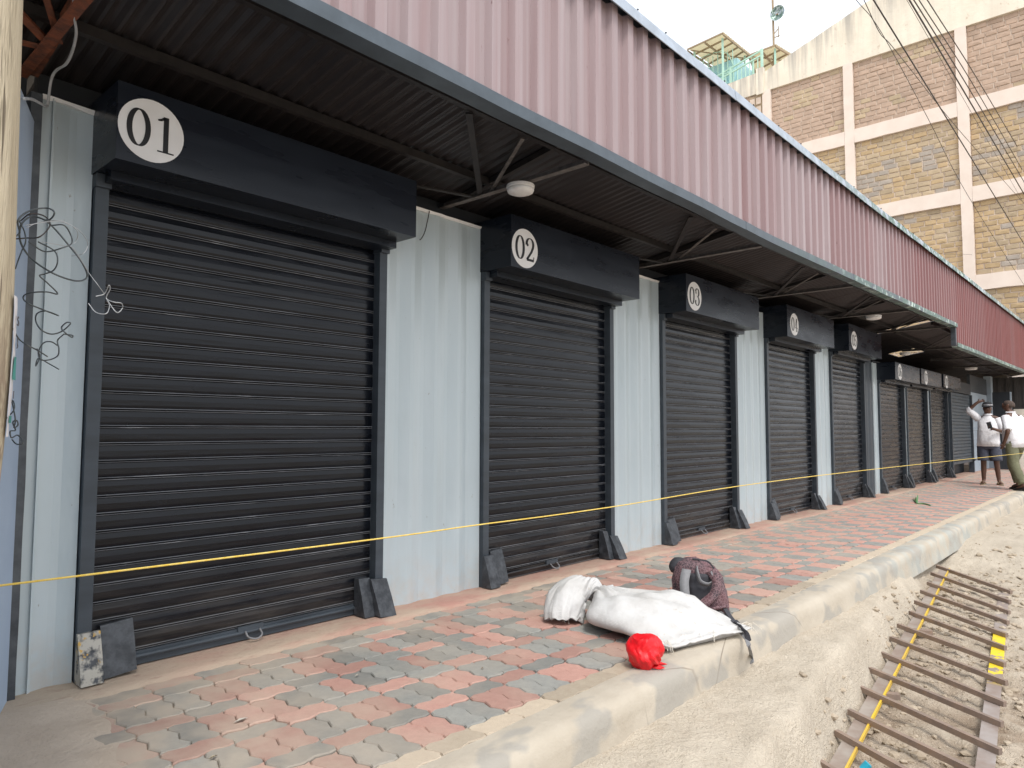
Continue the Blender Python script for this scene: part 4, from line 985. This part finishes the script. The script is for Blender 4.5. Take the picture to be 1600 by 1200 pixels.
o, a, b, d = rail(Lw[0], Lw[-1], -.065, .075, 'side_rail'); s_ = Vector((0, 0, 1)).cross(d).normalized()
MB().bar(a-s_*.040+Vector((0, 0, .003)), b-s_*.040+Vector((0, 0, .003)), .010, .022).build('yellow_lip', 'yellow', o)
o, a, b, d = rail(Rw[0], Rw[-1], .055, .075, 'side_rail')
for i in (5, 9): MB().bar(Lw[i]+Vector((.1, -.2, -.05)), Lw[i]+Vector((.02, -.04, -.05)), .05, .03).build('stub', 'bar', gr)
tag(MB().tube([at(1348, 1203, 2, -.40), at(1357, 1193, 2, -.37)], .018, 12).build('bottle_cap', 'cyan'), 'bright cyan plastic piece on the dirt inside the grille', 'plastic cap')

# ================================================================== SACK, BACKPACK, RED BAG, SPRIG
sk = thing('sack', (3.5, -1.4, 0), 'full white woven sack tied at the neck lying on the kerb edge', 'sack')
N0 = Vector((3.53, -1.06, .115)); HL, HR = Vector((3.17, -1.69, .03)), Vector((3.80, -1.86, .035))
NS, NT_ = 44, 46
def sack_pt(s_, t_, topside):
    H = (HL+HR)/2; ax = H-N0; side = (HR-HL)/2
    w = .17 + .83*sm(-.02, .40, t_)**.8; w *= 1+.06*math.sin(t_*math.pi)
    c = N0 + ax*t_; p = c + side*(s_*w); th = sm(0, .25, t_)*.6+.4
    prof = (1-abs(s_)**3.2)**.75
    body = (.108*(.62+.38*math.sin(min(1, t_*1.05)*math.pi)))*(1-sm(.80, 1.0, t_)*.80)
    rad = .030*(abs(math.sin(s_*11+1.6*nz(s_*2, t_*3, 1)))-.5)*(1-sm(.05, .60, t_)) * (1 if topside else .5)
    wr = .020*nz(s_*2.6, t_*4.2, 7) - .055*(abs(nz(s_*2.6+t_*1.8, t_*1.9, 2))-.22) - .022*(abs(nz(s_*6-t_*3, t_*4, 5))-.22)
    if topside: z = .075 + body*prof*.95 + (rad+wr)*prof + .02*(1-t_)
    else: z = .075 - .068*prof*(1-.0*t_)
    z -= .03*sm(.6, 1, t_)
    p.z = max(.006, z); p += side.normalized()*(.012*nz(t_*6, 3 if s_ > 0 else 9, 0))*abs(s_); return p
m = MB(); rings = []
for j_ in range(NT_+1):
    t_ = j_/NT_; ring = [sack_pt(-1+2*i/NS, t_, True) for i in range(NS+1)] + [sack_pt(1-2*i/NS, t_, False) for i in range(1, NS)]
    rings.append(ring)
m.loft(rings); m.build('sack_body', 'sack', sk, smooth=True)
hd = MB(); rings = []; path = spline([N0+Vector((.02, -.03, .0)), N0+Vector((-.02, .0, .030)), N0+Vector((-.075, .03, .065)), (3.385, -.985, .165), (3.325, -.98, .115), (3.285, -.985, .055), (3.275, -.99, .02)], 8); k = len(path)
for i, p in enumerate(path):
    f = i/(k-1); d = (path[min(i+1, k-1)]-path[max(0, i-1)]).normalized(); a = Vector((.62, -.78, 0)); a = (a-d*a.dot(d)).normalized(); b = d.cross(a); ring = []
    wa = interp([0, .12, .2, .4, .65, 1], [.090, .052, .060, .098, .118, .108], f); wb = interp([0, .12, .2, .4, .65, 1], [.070, .042, .048, .062, .064, .072], f)
    for q in range(64):
        th = 6.28318*q/64; cs, sn = math.cos(th), math.sin(th)
        fo = .20*nz(cs*2.4+.8*f, sn*2.4, 3+f*1.3) + .26*(abs(nz(cs*4.2, sn*4.2, 9+f*1.8))-.2)*(.35+f) + .10*nz(cs*9, sn*9, f*5)
        ring.append(p + a*(cs*wa*(1+fo)) + b*(sn*wb*(1+fo)) + d*(.035*f*nz(cs*3, sn*3, 20)))
    for v in ring: v.z = max(v.z, .004)
    rings.append(ring)
rings.append([v.lerp(path[-3], .35)+Vector((0, 0, .01)) for v in rings[-1]]); rings.append([v.lerp(path[-6], .5) for v in rings[-1]])
hd.loft(rings, caps=True); hd.build('tied_neck', 'sack', sk, smooth=True)
MB().tube([N0+Vector((-.012, .004, .03))+Vector((.043*math.cos(a)*.6, .043*math.cos(a)*.8, .05*math.sin(a))) for a in [6.2832*i/16 for i in range(17)]], .006, 6).build('tie_string', 'sack_thread', sk, smooth=True)
hm = [(sack_pt(-.97+1.94*q/24, 1, True)+sack_pt(-.97+1.94*q/24, 1, False))/2 for q in range(25)]; hax = ((HL+HR)/2-N0); hax.z = 0; hax.normalize()
MB().ribbon([p+hax*(.012+.008*nz(q*.5, 1, 1)) for q, p in enumerate(hm)], .05, .007, hax).build('hem', 'sack', sk, smooth=True)
rt_ = random.Random(2)
for c, n_ in ((HL, 4), (HR, 4), (Vector((3.27, -.98, .02)), 5), ((HL+HR)/2, 3)):
    for i in range(n_):
        p = c+Vector((rt_.uniform(-.05, .05), rt_.uniform(-.02, .02), .02)); e = p + Vector((rt_.uniform(-.05, .05), rt_.uniform(-.08, -.02), -.03)); e.z = max(.004, e.z)
        MB().tube(spline([p, (p+e)/2+Vector((rt_.uniform(-.03, .03), 0, .02)), e], 5), .0016, 4).build('loose_thread', 'sack_thread', sk)

bp = thing('backpack', (4.1, -1.5, 0), 'maroon patterned backpack with grey straps slumped against the white sack', 'backpack')
B0 = Vector((4.10, -1.44, 0)); fB = Vector((-.89, -.45, 0)).normalized(); rB = Vector((.45, -.89, 0)).normalized(); zB = Vector((0, 0, 1))
def L(r_, f_, z_): return B0 + rB*r_*.88 + fB*f_*.92 + zB*z_*.90 + rB*.10*max(0, z_-.1)*0 - fB*.05*z_
m = MB(); rings = []
for i in range(26):
    t_ = i/25; z = .005+.345*t_; lean = .03*t_; wr = .185*(1-.35*max(0, t_-.55)**1.5/.3)*(1-.93*max(0, (t_-.86)/.14)**3); wf = .115*(1-.15*t_)*(1-.95*max(0, (t_-.86)/.14)**3); ring = []
    for q in range(44):
        th = 6.28318*q/44; c, s_ = math.cos(th), math.sin(th); e = .62
        x = math.copysign(abs(c)**e, c)*wr; y = math.copysign(abs(s_)**e, s_)*wf
        k = 1+.10*nz(c*1.8, s_*1.8, z*7) + .05*nz(c*5, s_*5, z*16)
        ring.append(L(x*k-.035*t_, y*k-lean, z - .05*max(0, c)*t_ + .008*nz(c*3, s_*3, 8)))
    rings.append(ring)
m.loft(rings); m.build('bag_body', 'bag', bp, smooth=True)
m = MB(); rings = []
for i in range(14):
    t_ = i/13; z = .06+.20*t_; w = .085*(1-.2*abs(t_-.5)); rings.append([L(-w-.01, .105, z), L(-w*.5-.01, .120+.01*nz(t_*5, 1, 2), z), L(w*.6-.01, .122, z), L(w-.01, .105, z), L(w-.01, .06, z), L(-w-.01, .06, z)])
m.loft(rings); m.build('back_pad', 'bag_dark', bp, smooth=True)
MB().ribbon(spline([L(-.10, .10, .285), L(-.115, .155, .22), L(-.11, .175, .13), L(-.10, .15, .06), L(-.13, .10, .03)], 7), .055, .012, rB).build('shoulder_strap', 'webbing', bp, smooth=True)
MB().ribbon(spline([L(.06, .09, .28), L(.10, .16, .235), L(.085, .205, .16), L(.01, .225, .09), L(-.01, .20, .05), L(.06, .16, .045), L(.15, .10, .05)], 7), .055, .014, (rB+zB*.4)).build('shoulder_strap', 'bag', bp, smooth=True)
MB().ribbon(spline([L(-.035, .10, .30), L(-.03, .145, .285), L(-.01, .155, .225), L(.04, .15, .205), L(.07, .135, .23), L(.06, .10, .275)], 7), .032, .006, (rB*.3+zB*.6+fB*.5)).build('grab_loop', 'webbing', bp, smooth=True)
MB().ribbon(spline([L(-.165, .02, .06), L(-.175, .06, .2), L(-.12, .06, .315)], 6), .012, .006, fB).build('zip', 'bag_dark', bp)
MB().ribbon(spline([L(-.06, .02, .345), L(.04, .03, .335), L(.085, .03, .29)], 6), .016, .008, fB).build('zip', 'bag_dark', bp)
m = MB(); rings = []
for i in range(9):
    t_ = i/8; r_ = .05*(math.sin(math.pi*(.12+.76*t_)))**.6; c = L(-.18+.02*t_, -.02, .24+.10*t_); rings.append([c+rB*(r_*math.cos(6.283*q/14))+fB*(r_*math.sin(6.283*q/14)) for q in range(14)])
m.loft(rings); m.build('side_pocket', 'bag_dark', bp, smooth=True)
MB().ribbon(spline([L(.10, .08, .03), at(1148, 972, 2, .03), at(1156, 985, 2, .02), at(1166, 998, 2, .012), at(1171, 1012, 2, .008), at(1174, 1026, 1, -1.885), at(1175, 1036, 1, -1.90)], 7), .022, .004, (.6, .7, 0)).build('webbing_strap', 'webbing', bp)
MB().ribbon(spline([L(.15, .05, .04), at(1144, 968, 2, .06), at(1158, 980, 2, .05), at(1166, 990, 2, .03), at(1170, 1002, 2, .012)], 7), .03, .005, (.6, .7, 0)).build('webbing_strap', 'bag_dark', bp)
MB().bar(at(1147, 970, 2, .045), at(1156, 980, 2, .035), .035, .012).build('buckle', 'bag_dark', bp)

rbg = thing('red_bag', (2.93, -1.75, 0), 'small knotted bright red plastic bag beside the sack', 'bag')
m = MB(); rings = []; cR = Vector((2.945, -1.735, .072)); kn0 = at(1024, 1036, 2, .02); ka = (kn0-cR).normalized(); kb = ka.orthogonal().normalized(); kc = ka.cross(kb)
for i in range(33):
    ph = math.pi*(.015+.97*i/32); ring = []
    for q in range(72):
        th = 6.28318*q/72; d = -ka*math.cos(ph)*1.0 + (kb*math.cos(th)+kc*math.sin(th))*math.sin(ph)
        tw = th*1.0+.5*nz(math.cos(th), math.sin(th), ph)
        fold = (abs(((tw*9/6.28318) % 1)-.5)*2-.5)*.16*sm(.6, 2.2, ph) + .20*nz(d.x*1.6, d.y*1.6, d.z*1.6+4) + .10*(abs(nz(d.x*3.4, d.y*3.4, d.z*3.4))-.2)
        r_ = .086*(1+fold)*(1-.18*sm(2.2, 3.0, ph))
        v = cR + Vector((d.x*r_*1.02, d.y*r_*1.0, d.z*r_*.98)); v.z = max(.004, min(v.z, .150+.03*nz(v.x*14, v.y*14, 3))); ring.append(v)
    rings.append(ring)
m.loft(rings); m.build('bag_body', 'red', rbg, auto=28)
kn = at(1022, 1036, 2, .022)
for d in ((-.015, -.035, -.012), (.035, -.02, -.01), (.03, .02, .05)):
    e = kn+Vector(d); rings = []
    for f, w in ((0, .010), (.4, .016), (.75, .026), (1, .030)):
        c = kn.lerp(e, f); a = Vector((.7, -.7, 0)); rings.append([c+a*w, c+Vector((.2, .3, 1)).normalized()*w*.35, c-a*w, c-Vector((0, 0, .006))])
    for rg in rings:
        for v in rg: v.z = max(v.z, .003)
    mm = MB(); mm.loft(rings); mm.build('knot_tail', 'red', rbg)

lf = thing('green_sprig', (12.4, -.9, 0), 'small green blades of a plant dropped on the pavers', 'leaves')
for l in ([(1433, 787, 0), (1431, 776, .02)], [(1433, 787, 0), (1427, 778, .02)], [(1433, 787, 0), (1434, 773, .16)], [(1434, 787, .005), (1444, 787, .012), (1455, 790, .006)]):
    a = [at(u, v, 0, 12.3) if h > .1 else at(u, v, 2, max(h, .004)) for u, v, h in l]; MB().tube(spline(a, 4), [.012]*(len(spline(a, 4))-1)+[.003], 5, flat=.4).build('blade', 'leaf', lf)
for q, (x, y, s_) in enumerate([(1.36, -.93, .03), (1.15, -1.15, .018), (1.95, -.85, .015), (2.4, -1.2, .012)]):
    mm = MB(); mm.add([(x-s_, y, .006), (x, y-s_*.35, .012), (x+s_, y+.004, .007), (x, y+s_*.35, .010)], [(0, 1, 2, 3)]); mm.v = [v for v in mm.v]
    mm.add([(v.x, v.y, v.z+.002) for v in mm.v[:4]], [(3, 2, 1, 0)])
    tag(mm.build('dry_leaf', 'sack_thread' if q % 2 == 0 else 'wood'), ['pale dry leaf on the dusty pavers before shutter 01', 'brown dry scrap nearest the dusty left corner', 'pale scrap near the wall below shutter 01', 'brown scrap on the pavers in the middle'][q], 'leaf', 'scraps on the pavers')

# ================================================================== PEOPLE
def skin_body(name, verts, edges, radii, mat, parent, root=0, lv=2):
    me = bpy.data.meshes.new(name); me.from_pydata(verts, edges, []); me.materials.append(M[mat])
    o = bpy.data.objects.new(name, me); COL.objects.link(o); o.parent = parent
    md = o.modifiers.new('skin', 'SKIN'); md.use_smooth_shade = True
    if not me.skin_vertices: 
        bm = bmesh.new(); bm.from_mesh(me); bm.verts.layers.skin.verify(); bm.to_mesh(me); bm.free()
    for i, sv in enumerate(me.skin_vertices[0].data):
        r = radii[i]; sv.radius = (r, r) if isinstance(r, (int, float)) else r; sv.use_root = (i == root)
    ss = o.modifiers.new('sub', 'SUBSURF'); ss.levels = lv; ss.render_levels = lv
    WL[o] = WL[parent]; return o
def lbuild(mb, name, mat, parent, smooth=True):                      # mesh in the person's own frame
    me = bpy.data.meshes.new(name); me.from_pydata([tuple(v) for v in mb.v], [], mb.f); me.materials.append(M[mat])
    bm = bmesh.new(); bm.from_mesh(me); bmesh.ops.recalc_face_normals(bm, faces=bm.faces); bm.to_mesh(me); bm.free()
    me.polygons.foreach_set('use_smooth', [smooth]*len(me.polygons))
    o = bpy.data.objects.new(name, me); COL.objects.link(o); o.parent = parent; WL[o] = WL[parent]; return o
def tloft(mb, rows, n_=24, wr=0., seed=0, sq=1.):
    """rows: (centre, half width x, half depth y) horizontal elliptical rings"""
    rings = []
    for c, a, b in rows:
        ring = []
        for q in range(n_):
            th = 6.28318*q/n_; cs, sn = math.cos(th), math.sin(th); k = 1+wr*nz(cs*2.2, sn*2.2, c[2]*5+seed)
            ring.append(Vector((c[0]+math.copysign(abs(cs)**sq, cs)*a*k, c[1]+math.copysign(abs(sn)**sq, sn)*b*k, c[2]+.012*wr*8*nz(cs*3, sn*3, seed))))
        rings.append(ring)
    mb.loft(rings); return mb
def person(loc, rz, label, arms, legs, head, skin, torso_lean, top_mat, low_mat, low_len, shoe, belly=.0, name='person', sleeve=1.):
    t = thing(name, loc, label, 'person'); t.rotation_euler = (0, 0, rz)
    V, E, Rd = [], [], []
    def add(p, r, par=None):
        V.append(tuple(p)); Rd.append(r)
        if par is not None: E.append((par, len(V)-1))
        return len(V)-1
    lx, ly = torso_lean
    pel = add((0, 0, .90), (.13, .11)); ab = add((lx*.3, ly*.3, 1.06), (.125, .10), pel); ch = add((lx*.7, ly*.7, 1.26), (.135, .105), ab); nb = add((lx, ly, 1.40), .062, ch)
    nk = add((lx+head[0]*.3, ly+head[1]*.3, 1.47), .050, nb)
    hx, hy = lx+head[0], ly+head[1]
    jw = add((hx, hy-.02, 1.525), (.060, .064), nk); md = add((hx, hy-.005, 1.585), (.074, .088), jw); tp = add((hx, hy+.005, 1.655), (.066, .078), md)
    fx_, fy_ = head[2]                                                # face direction
    add((hx+fx_*.105, hy+fy_*.105-.005, 1.575), .012, md)             # nose
    for s_ in (-1, 1): add((hx-fy_*s_*.083, hy+fx_*s_*.083, 1.58), .013, md)
    for s_, (el, wr_, hd_) in zip((-1, 1), arms):
        sh = add((lx+s_*.175, ly, 1.375), .058, nb); e = add(el, .042, sh); w = add(wr_, .029, e)
        wv, ev, hv = Vector(wr_), Vector(el), Vector(hd_); d = (hv-wv).normalized(); sd_ = d.cross(Vector((.3, 1, .2))).normalized(); pm_ = wv+d*.055
        pa = add(pm_, (.034, .022), w)
        for q in range(4):
            b0 = pm_+d*.035+sd_*(.026*(q-1.5)/1.5); L_ = (.050, .060, .056, .042)[q]; bend = d.cross(sd_)
            f1 = add(b0+d*L_*.5, .0085, pa); add(b0+d*L_*.85+bend*.02, .0075, f1)
        th_ = add(wv+d*.035+sd_*.042, .010, pa); add(wv+d*.07+sd_*.058, .0085, th_)
    for s_, (kn_, an, to) in zip((-1, 1), legs):
        hp = add((s_*.095, 0, .86), .088, pel); k_2 = add(kn_, .056, hp); c_ = add((Vector(kn_)*.62+Vector(an)*.38)+Vector((0, .015, 0)), .055, k_2); a_ = add(an, .036, c_); add(to, .03, a_)
    skin_body('body', V, E, Rd, skin, t)
    # upper garment
    m = MB()
    hem = .80
    tloft(m, [((0, 0, hem), .188+belly*.3, .125+belly*.6), ((0, 0, .90), .180+belly*.3, .125+belly), ((lx*.3, ly*.3, 1.05), .176+belly*.3, .122+belly), ((lx*.6, ly*.6, 1.22), .185, .122+belly*.3), ((lx*.9, ly*.9, 1.34), .178, .102), ((lx, ly, 1.405), .112, .078), ((lx+head[0]*.2, ly+head[1]*.2, 1.452), .066, .066)], 28, .09, loc[0], .86)
    for s_, (el, wr_, hd_) in zip((-1, 1), arms):
        sh = Vector((lx+s_*.155, ly, 1.365)); ev = Vector(el); wv = Vector(wr_); end = ev.lerp(wv, sleeve-1) if sleeve > 1 else sh.lerp(ev, sleeve)
        pts = [sh, sh.lerp(ev, .35), sh.lerp(ev, .7)] + ([ev, end] if sleeve > 1 else [end])
        rr_ = [.080, .070, .064] + ([.060, .050] if sleeve > 1 else [.066])
        m.tube(spline(pts, 4), [interp([0, 1], [0, 0], 0) or lerp(rr_[0], rr_[-1], q/(len(spline(pts, 4))-1)) + .006*nz(q*.9, s_, 4) for q in range(len(spline(pts, 4)))], 12)
    lbuild(m, 'shirt', top_mat, t)
    m = MB()                                                          # collar
    c0 = Vector((lx+head[0]*.25, ly+head[1]*.25, 1.455)); rings = []
    for r_, dz in ((.070, -.02), (.078, .02), (.086, .0)): rings.append([c0+Vector((r_*math.cos(6.283*q/18), r_*math.sin(6.283*q/18), dz)) for q in range(18)])
    m.loft(rings, caps=False); lbuild(m, 'collar', top_mat, t)
    # lower garment
    m = MB(); tloft(m, [((0, 0, .83), .188, .145), ((0, 0, .90), .19, .148), ((0, .0, .96), .18, .14)], 24, .03, 2, .85)
    tloft(m, [((0, 0, .74), .17, .125), ((0, 0, .85), .188, .143)], 24, .03, 2, .85)
    for s_, (kn_, an, to) in zip((-1, 1), legs):
        h_ = Vector((s_*.095, 0, .86)); kv, av = Vector(kn_), Vector(an)
        if low_len <= 1: pts = [h_, h_.lerp(kv, .5), h_.lerp(kv, low_len)]; ra_ = [.112, .112, .108]
        else: pts = [h_, h_.lerp(kv, .5), kv, kv.lerp(av, .5), kv.lerp(av, low_len-1)]; ra_ = [.112, .105, .088, .078, .074]
        S = spline(pts, 6); m.tube(S, [interp([i/(len(ra_)-1) for i in range(len(ra_))], ra_, q/(len(S)-1)) + .006*nz(q*.8, s_*3, 1) for q in range(len(S))], 16)
    lbuild(m, 'shorts' if low_len <= 1 else 'trousers', low_mat, t)
    for (kn_, an, to) in legs:
        av, tv = Vector(an), Vector(to); d = Vector((tv.x-av.x, tv.y-av.y, 0)).normalized(); s_ = Vector((d.y, -d.x, 0)); m = MB(); rings = []
        b0 = Vector((av.x, av.y, 0))
        tall = shoe == 'blackshoe'
        for f, w, h in ((-.075, .028, .05), (-.05, .038, .075 if tall else .025), (.02, .042, .085 if tall else .024), (.09, .047, .06 if tall else .022), (.15, .045, .045 if tall else .02), (.185, .028, .03 if tall else .02)):
            c = b0+d*f; rings.append([c+s_*w+Vector((0, 0, .003)), c+s_*w*.9+Vector((0, 0, h*.6)), c+Vector((0, 0, h)), c-s_*w*.9+Vector((0, 0, h*.6)), c-s_*w+Vector((0, 0, .003))])
        m.loft(rings); o = lbuild(m, 'shoe' if tall else 'sandal', shoe, t)
        if not tall:
            m = MB(); m.tube(spline([b0+d*.09+s_*.05+Vector((0, 0, .02)), b0+d*.08+Vector((0, 0, .075)), b0+d*.09-s_*.05+Vector((0, 0, .02))], 5), .014, 6, flat=.5); lbuild(m, 'sandal_strap', shoe, o)
    # eyes, hair or cap
    f2 = Vector((fx_, fy_, 0)); s2 = Vector((-fy_, fx_, 0)); hc = Vector((hx, hy, 1.6))
    for s_ in (-1, 1):
        m = MB(); c = hc+f2*.079+s2*(.030*s_); tloft(m, [((c.x, c.y, c.z+z), r_, r_) for z, r_ in ((-.009, .003), (-.004, .009), (.004, .009), (.009, .003))], 8); lbuild(m, 'eye', 'eye', t)
    return t, hc, f2, s2
def cap_on(t, hc, f2, s2, mat):
    m = MB(); rings = []
    for z, r_ in ((-.012, .098), (.02, .100), (.055, .092), (.085, .068), (.10, .03)):
        rings.append([hc+f2*(r_*1.08*math.cos(6.283*q/20))+s2*(r_*.94*math.sin(6.283*q/20))+Vector((0, 0, z+.03)) for q in range(20)])
    m.loft(rings); c = lbuild(m, 'cap', mat, t)
    m = MB(); m.add([hc+s2*-.075+f2*.075+Vector((0, 0, .03)), hc+s2*-.055+f2*.16+Vector((0, 0, .012)), hc+s2*.055+f2*.16+Vector((0, 0, .012)), hc+s2*.075+f2*.075+Vector((0, 0, .03)),
           hc+s2*-.075+f2*.075+Vector((0, 0, .04)), hc+s2*-.055+f2*.16+Vector((0, 0, .02)), hc+s2*.055+f2*.16+Vector((0, 0, .02)), hc+s2*.075+f2*.075+Vector((0, 0, .04))], [(0,1,2,3),(7,6,5,4),(0,4,5,1),(1,5,6,2),(2,6,7,3),(3,7,4,0)])
    lbuild(m, 'cap_peak', mat, c, False)
    m = MB(); rings = []
    for z in (.022, .032): rings.append([hc+f2*(.1115*math.cos(6.283*q/20))+s2*(.098*math.sin(6.283*q/20))+Vector((0, 0, z+.03)) for q in range(20)])
    m.loft(rings, caps=False); lbuild(m, 'cap_band', 'shirt', c)
def hair_on(t, hc, f2, s2):
    m = MB(); rings = []
    for z, r_, off in ((-.035, .070, -.024), (.0, .082, -.016), (.045, .083, -.008), (.08, .064, -.003), (.094, .036, 0), (.098, .01, 0)):
        rings.append([hc+f2*(r_*1.12*math.cos(6.283*q/20)+off)+s2*(r_*.92*math.sin(6.283*q/20))+Vector((0, 0, z-.01)) for q in range(20)])
    m.loft(rings); lbuild(m, 'hair', 'hair', t)
# man facing the camera, right arm raised to his cap, phone in his left hand (his right is local -x, he faces local -y)
p1 = person((17.45, -1.08, .0), R(-84), 'man in white shirt, slate shorts and dark cap raising one arm and holding a phone',
    [((-.33, -.06, 1.55), (-.17, -.07, 1.71), (-.07, -.05, 1.75)), ((.27, -.06, 1.10), (.12, -.27, 1.15), (.05, -.31, 1.19))],
    [((-.10, -.01, .47), (-.11, .02, .075), (-.13, -.12, .03)), ((.12, -.02, .47), (.15, .02, .075), (.19, -.11, .03))],
    (0, -.02, (0, -1)), 'skin', (.0, 0.), 'shirt', 'shorts', .93, 'sandal', .05, sleeve=1.25)
cap_on(*p1, 'cap_cloth')
p1[0].scale = (1.0, 1.0, .99)
# man seen from behind and the side, walking, left arm back
p2 = person((16.30, -1.66, .0), R(150), 'man in white shirt and olive trousers seen from behind at the right edge',
    [((-.25, .10, 1.12), (-.22, -.06, .92), (-.21, -.10, .83)), ((.30, .10, 1.10), (.28, .0, .88), (.27, -.05, .79))],
    [((-.12, -.16, .50), (-.13, -.06, .10), (-.14, -.20, .035)), ((.13, .06, .48), (.15, .24, .10), (.16, .11, .03))],
    (0.0, -.05, (0.35, -.93)), 'skin2', (.0, -.05), 'shirt', 'olive', 1.93, 'blackshoe', .05, sleeve=.92)
hair_on(*p2[:1], p2[1], p2[2], p2[3])
mw = p1[0]; Rm = Matrix.Rotation(R(-84), 4, 'Z'); pc = Vector((17.45, -1.08, 0)) + (Rm @ Vector((.035, -.345, 1.22)))
pa_ = Rm @ Vector((1, 0, .25)).normalized(); pb_ = Rm @ Vector((-.2, -.35, .85)).normalized()
tag(MB().bar(pc-pb_*.07, pc+pb_*.07, .078, .010, pa_.cross(pb_)).build('phone', 'blackdoor'), 'black mobile phone held by the man in the cap', 'phone')
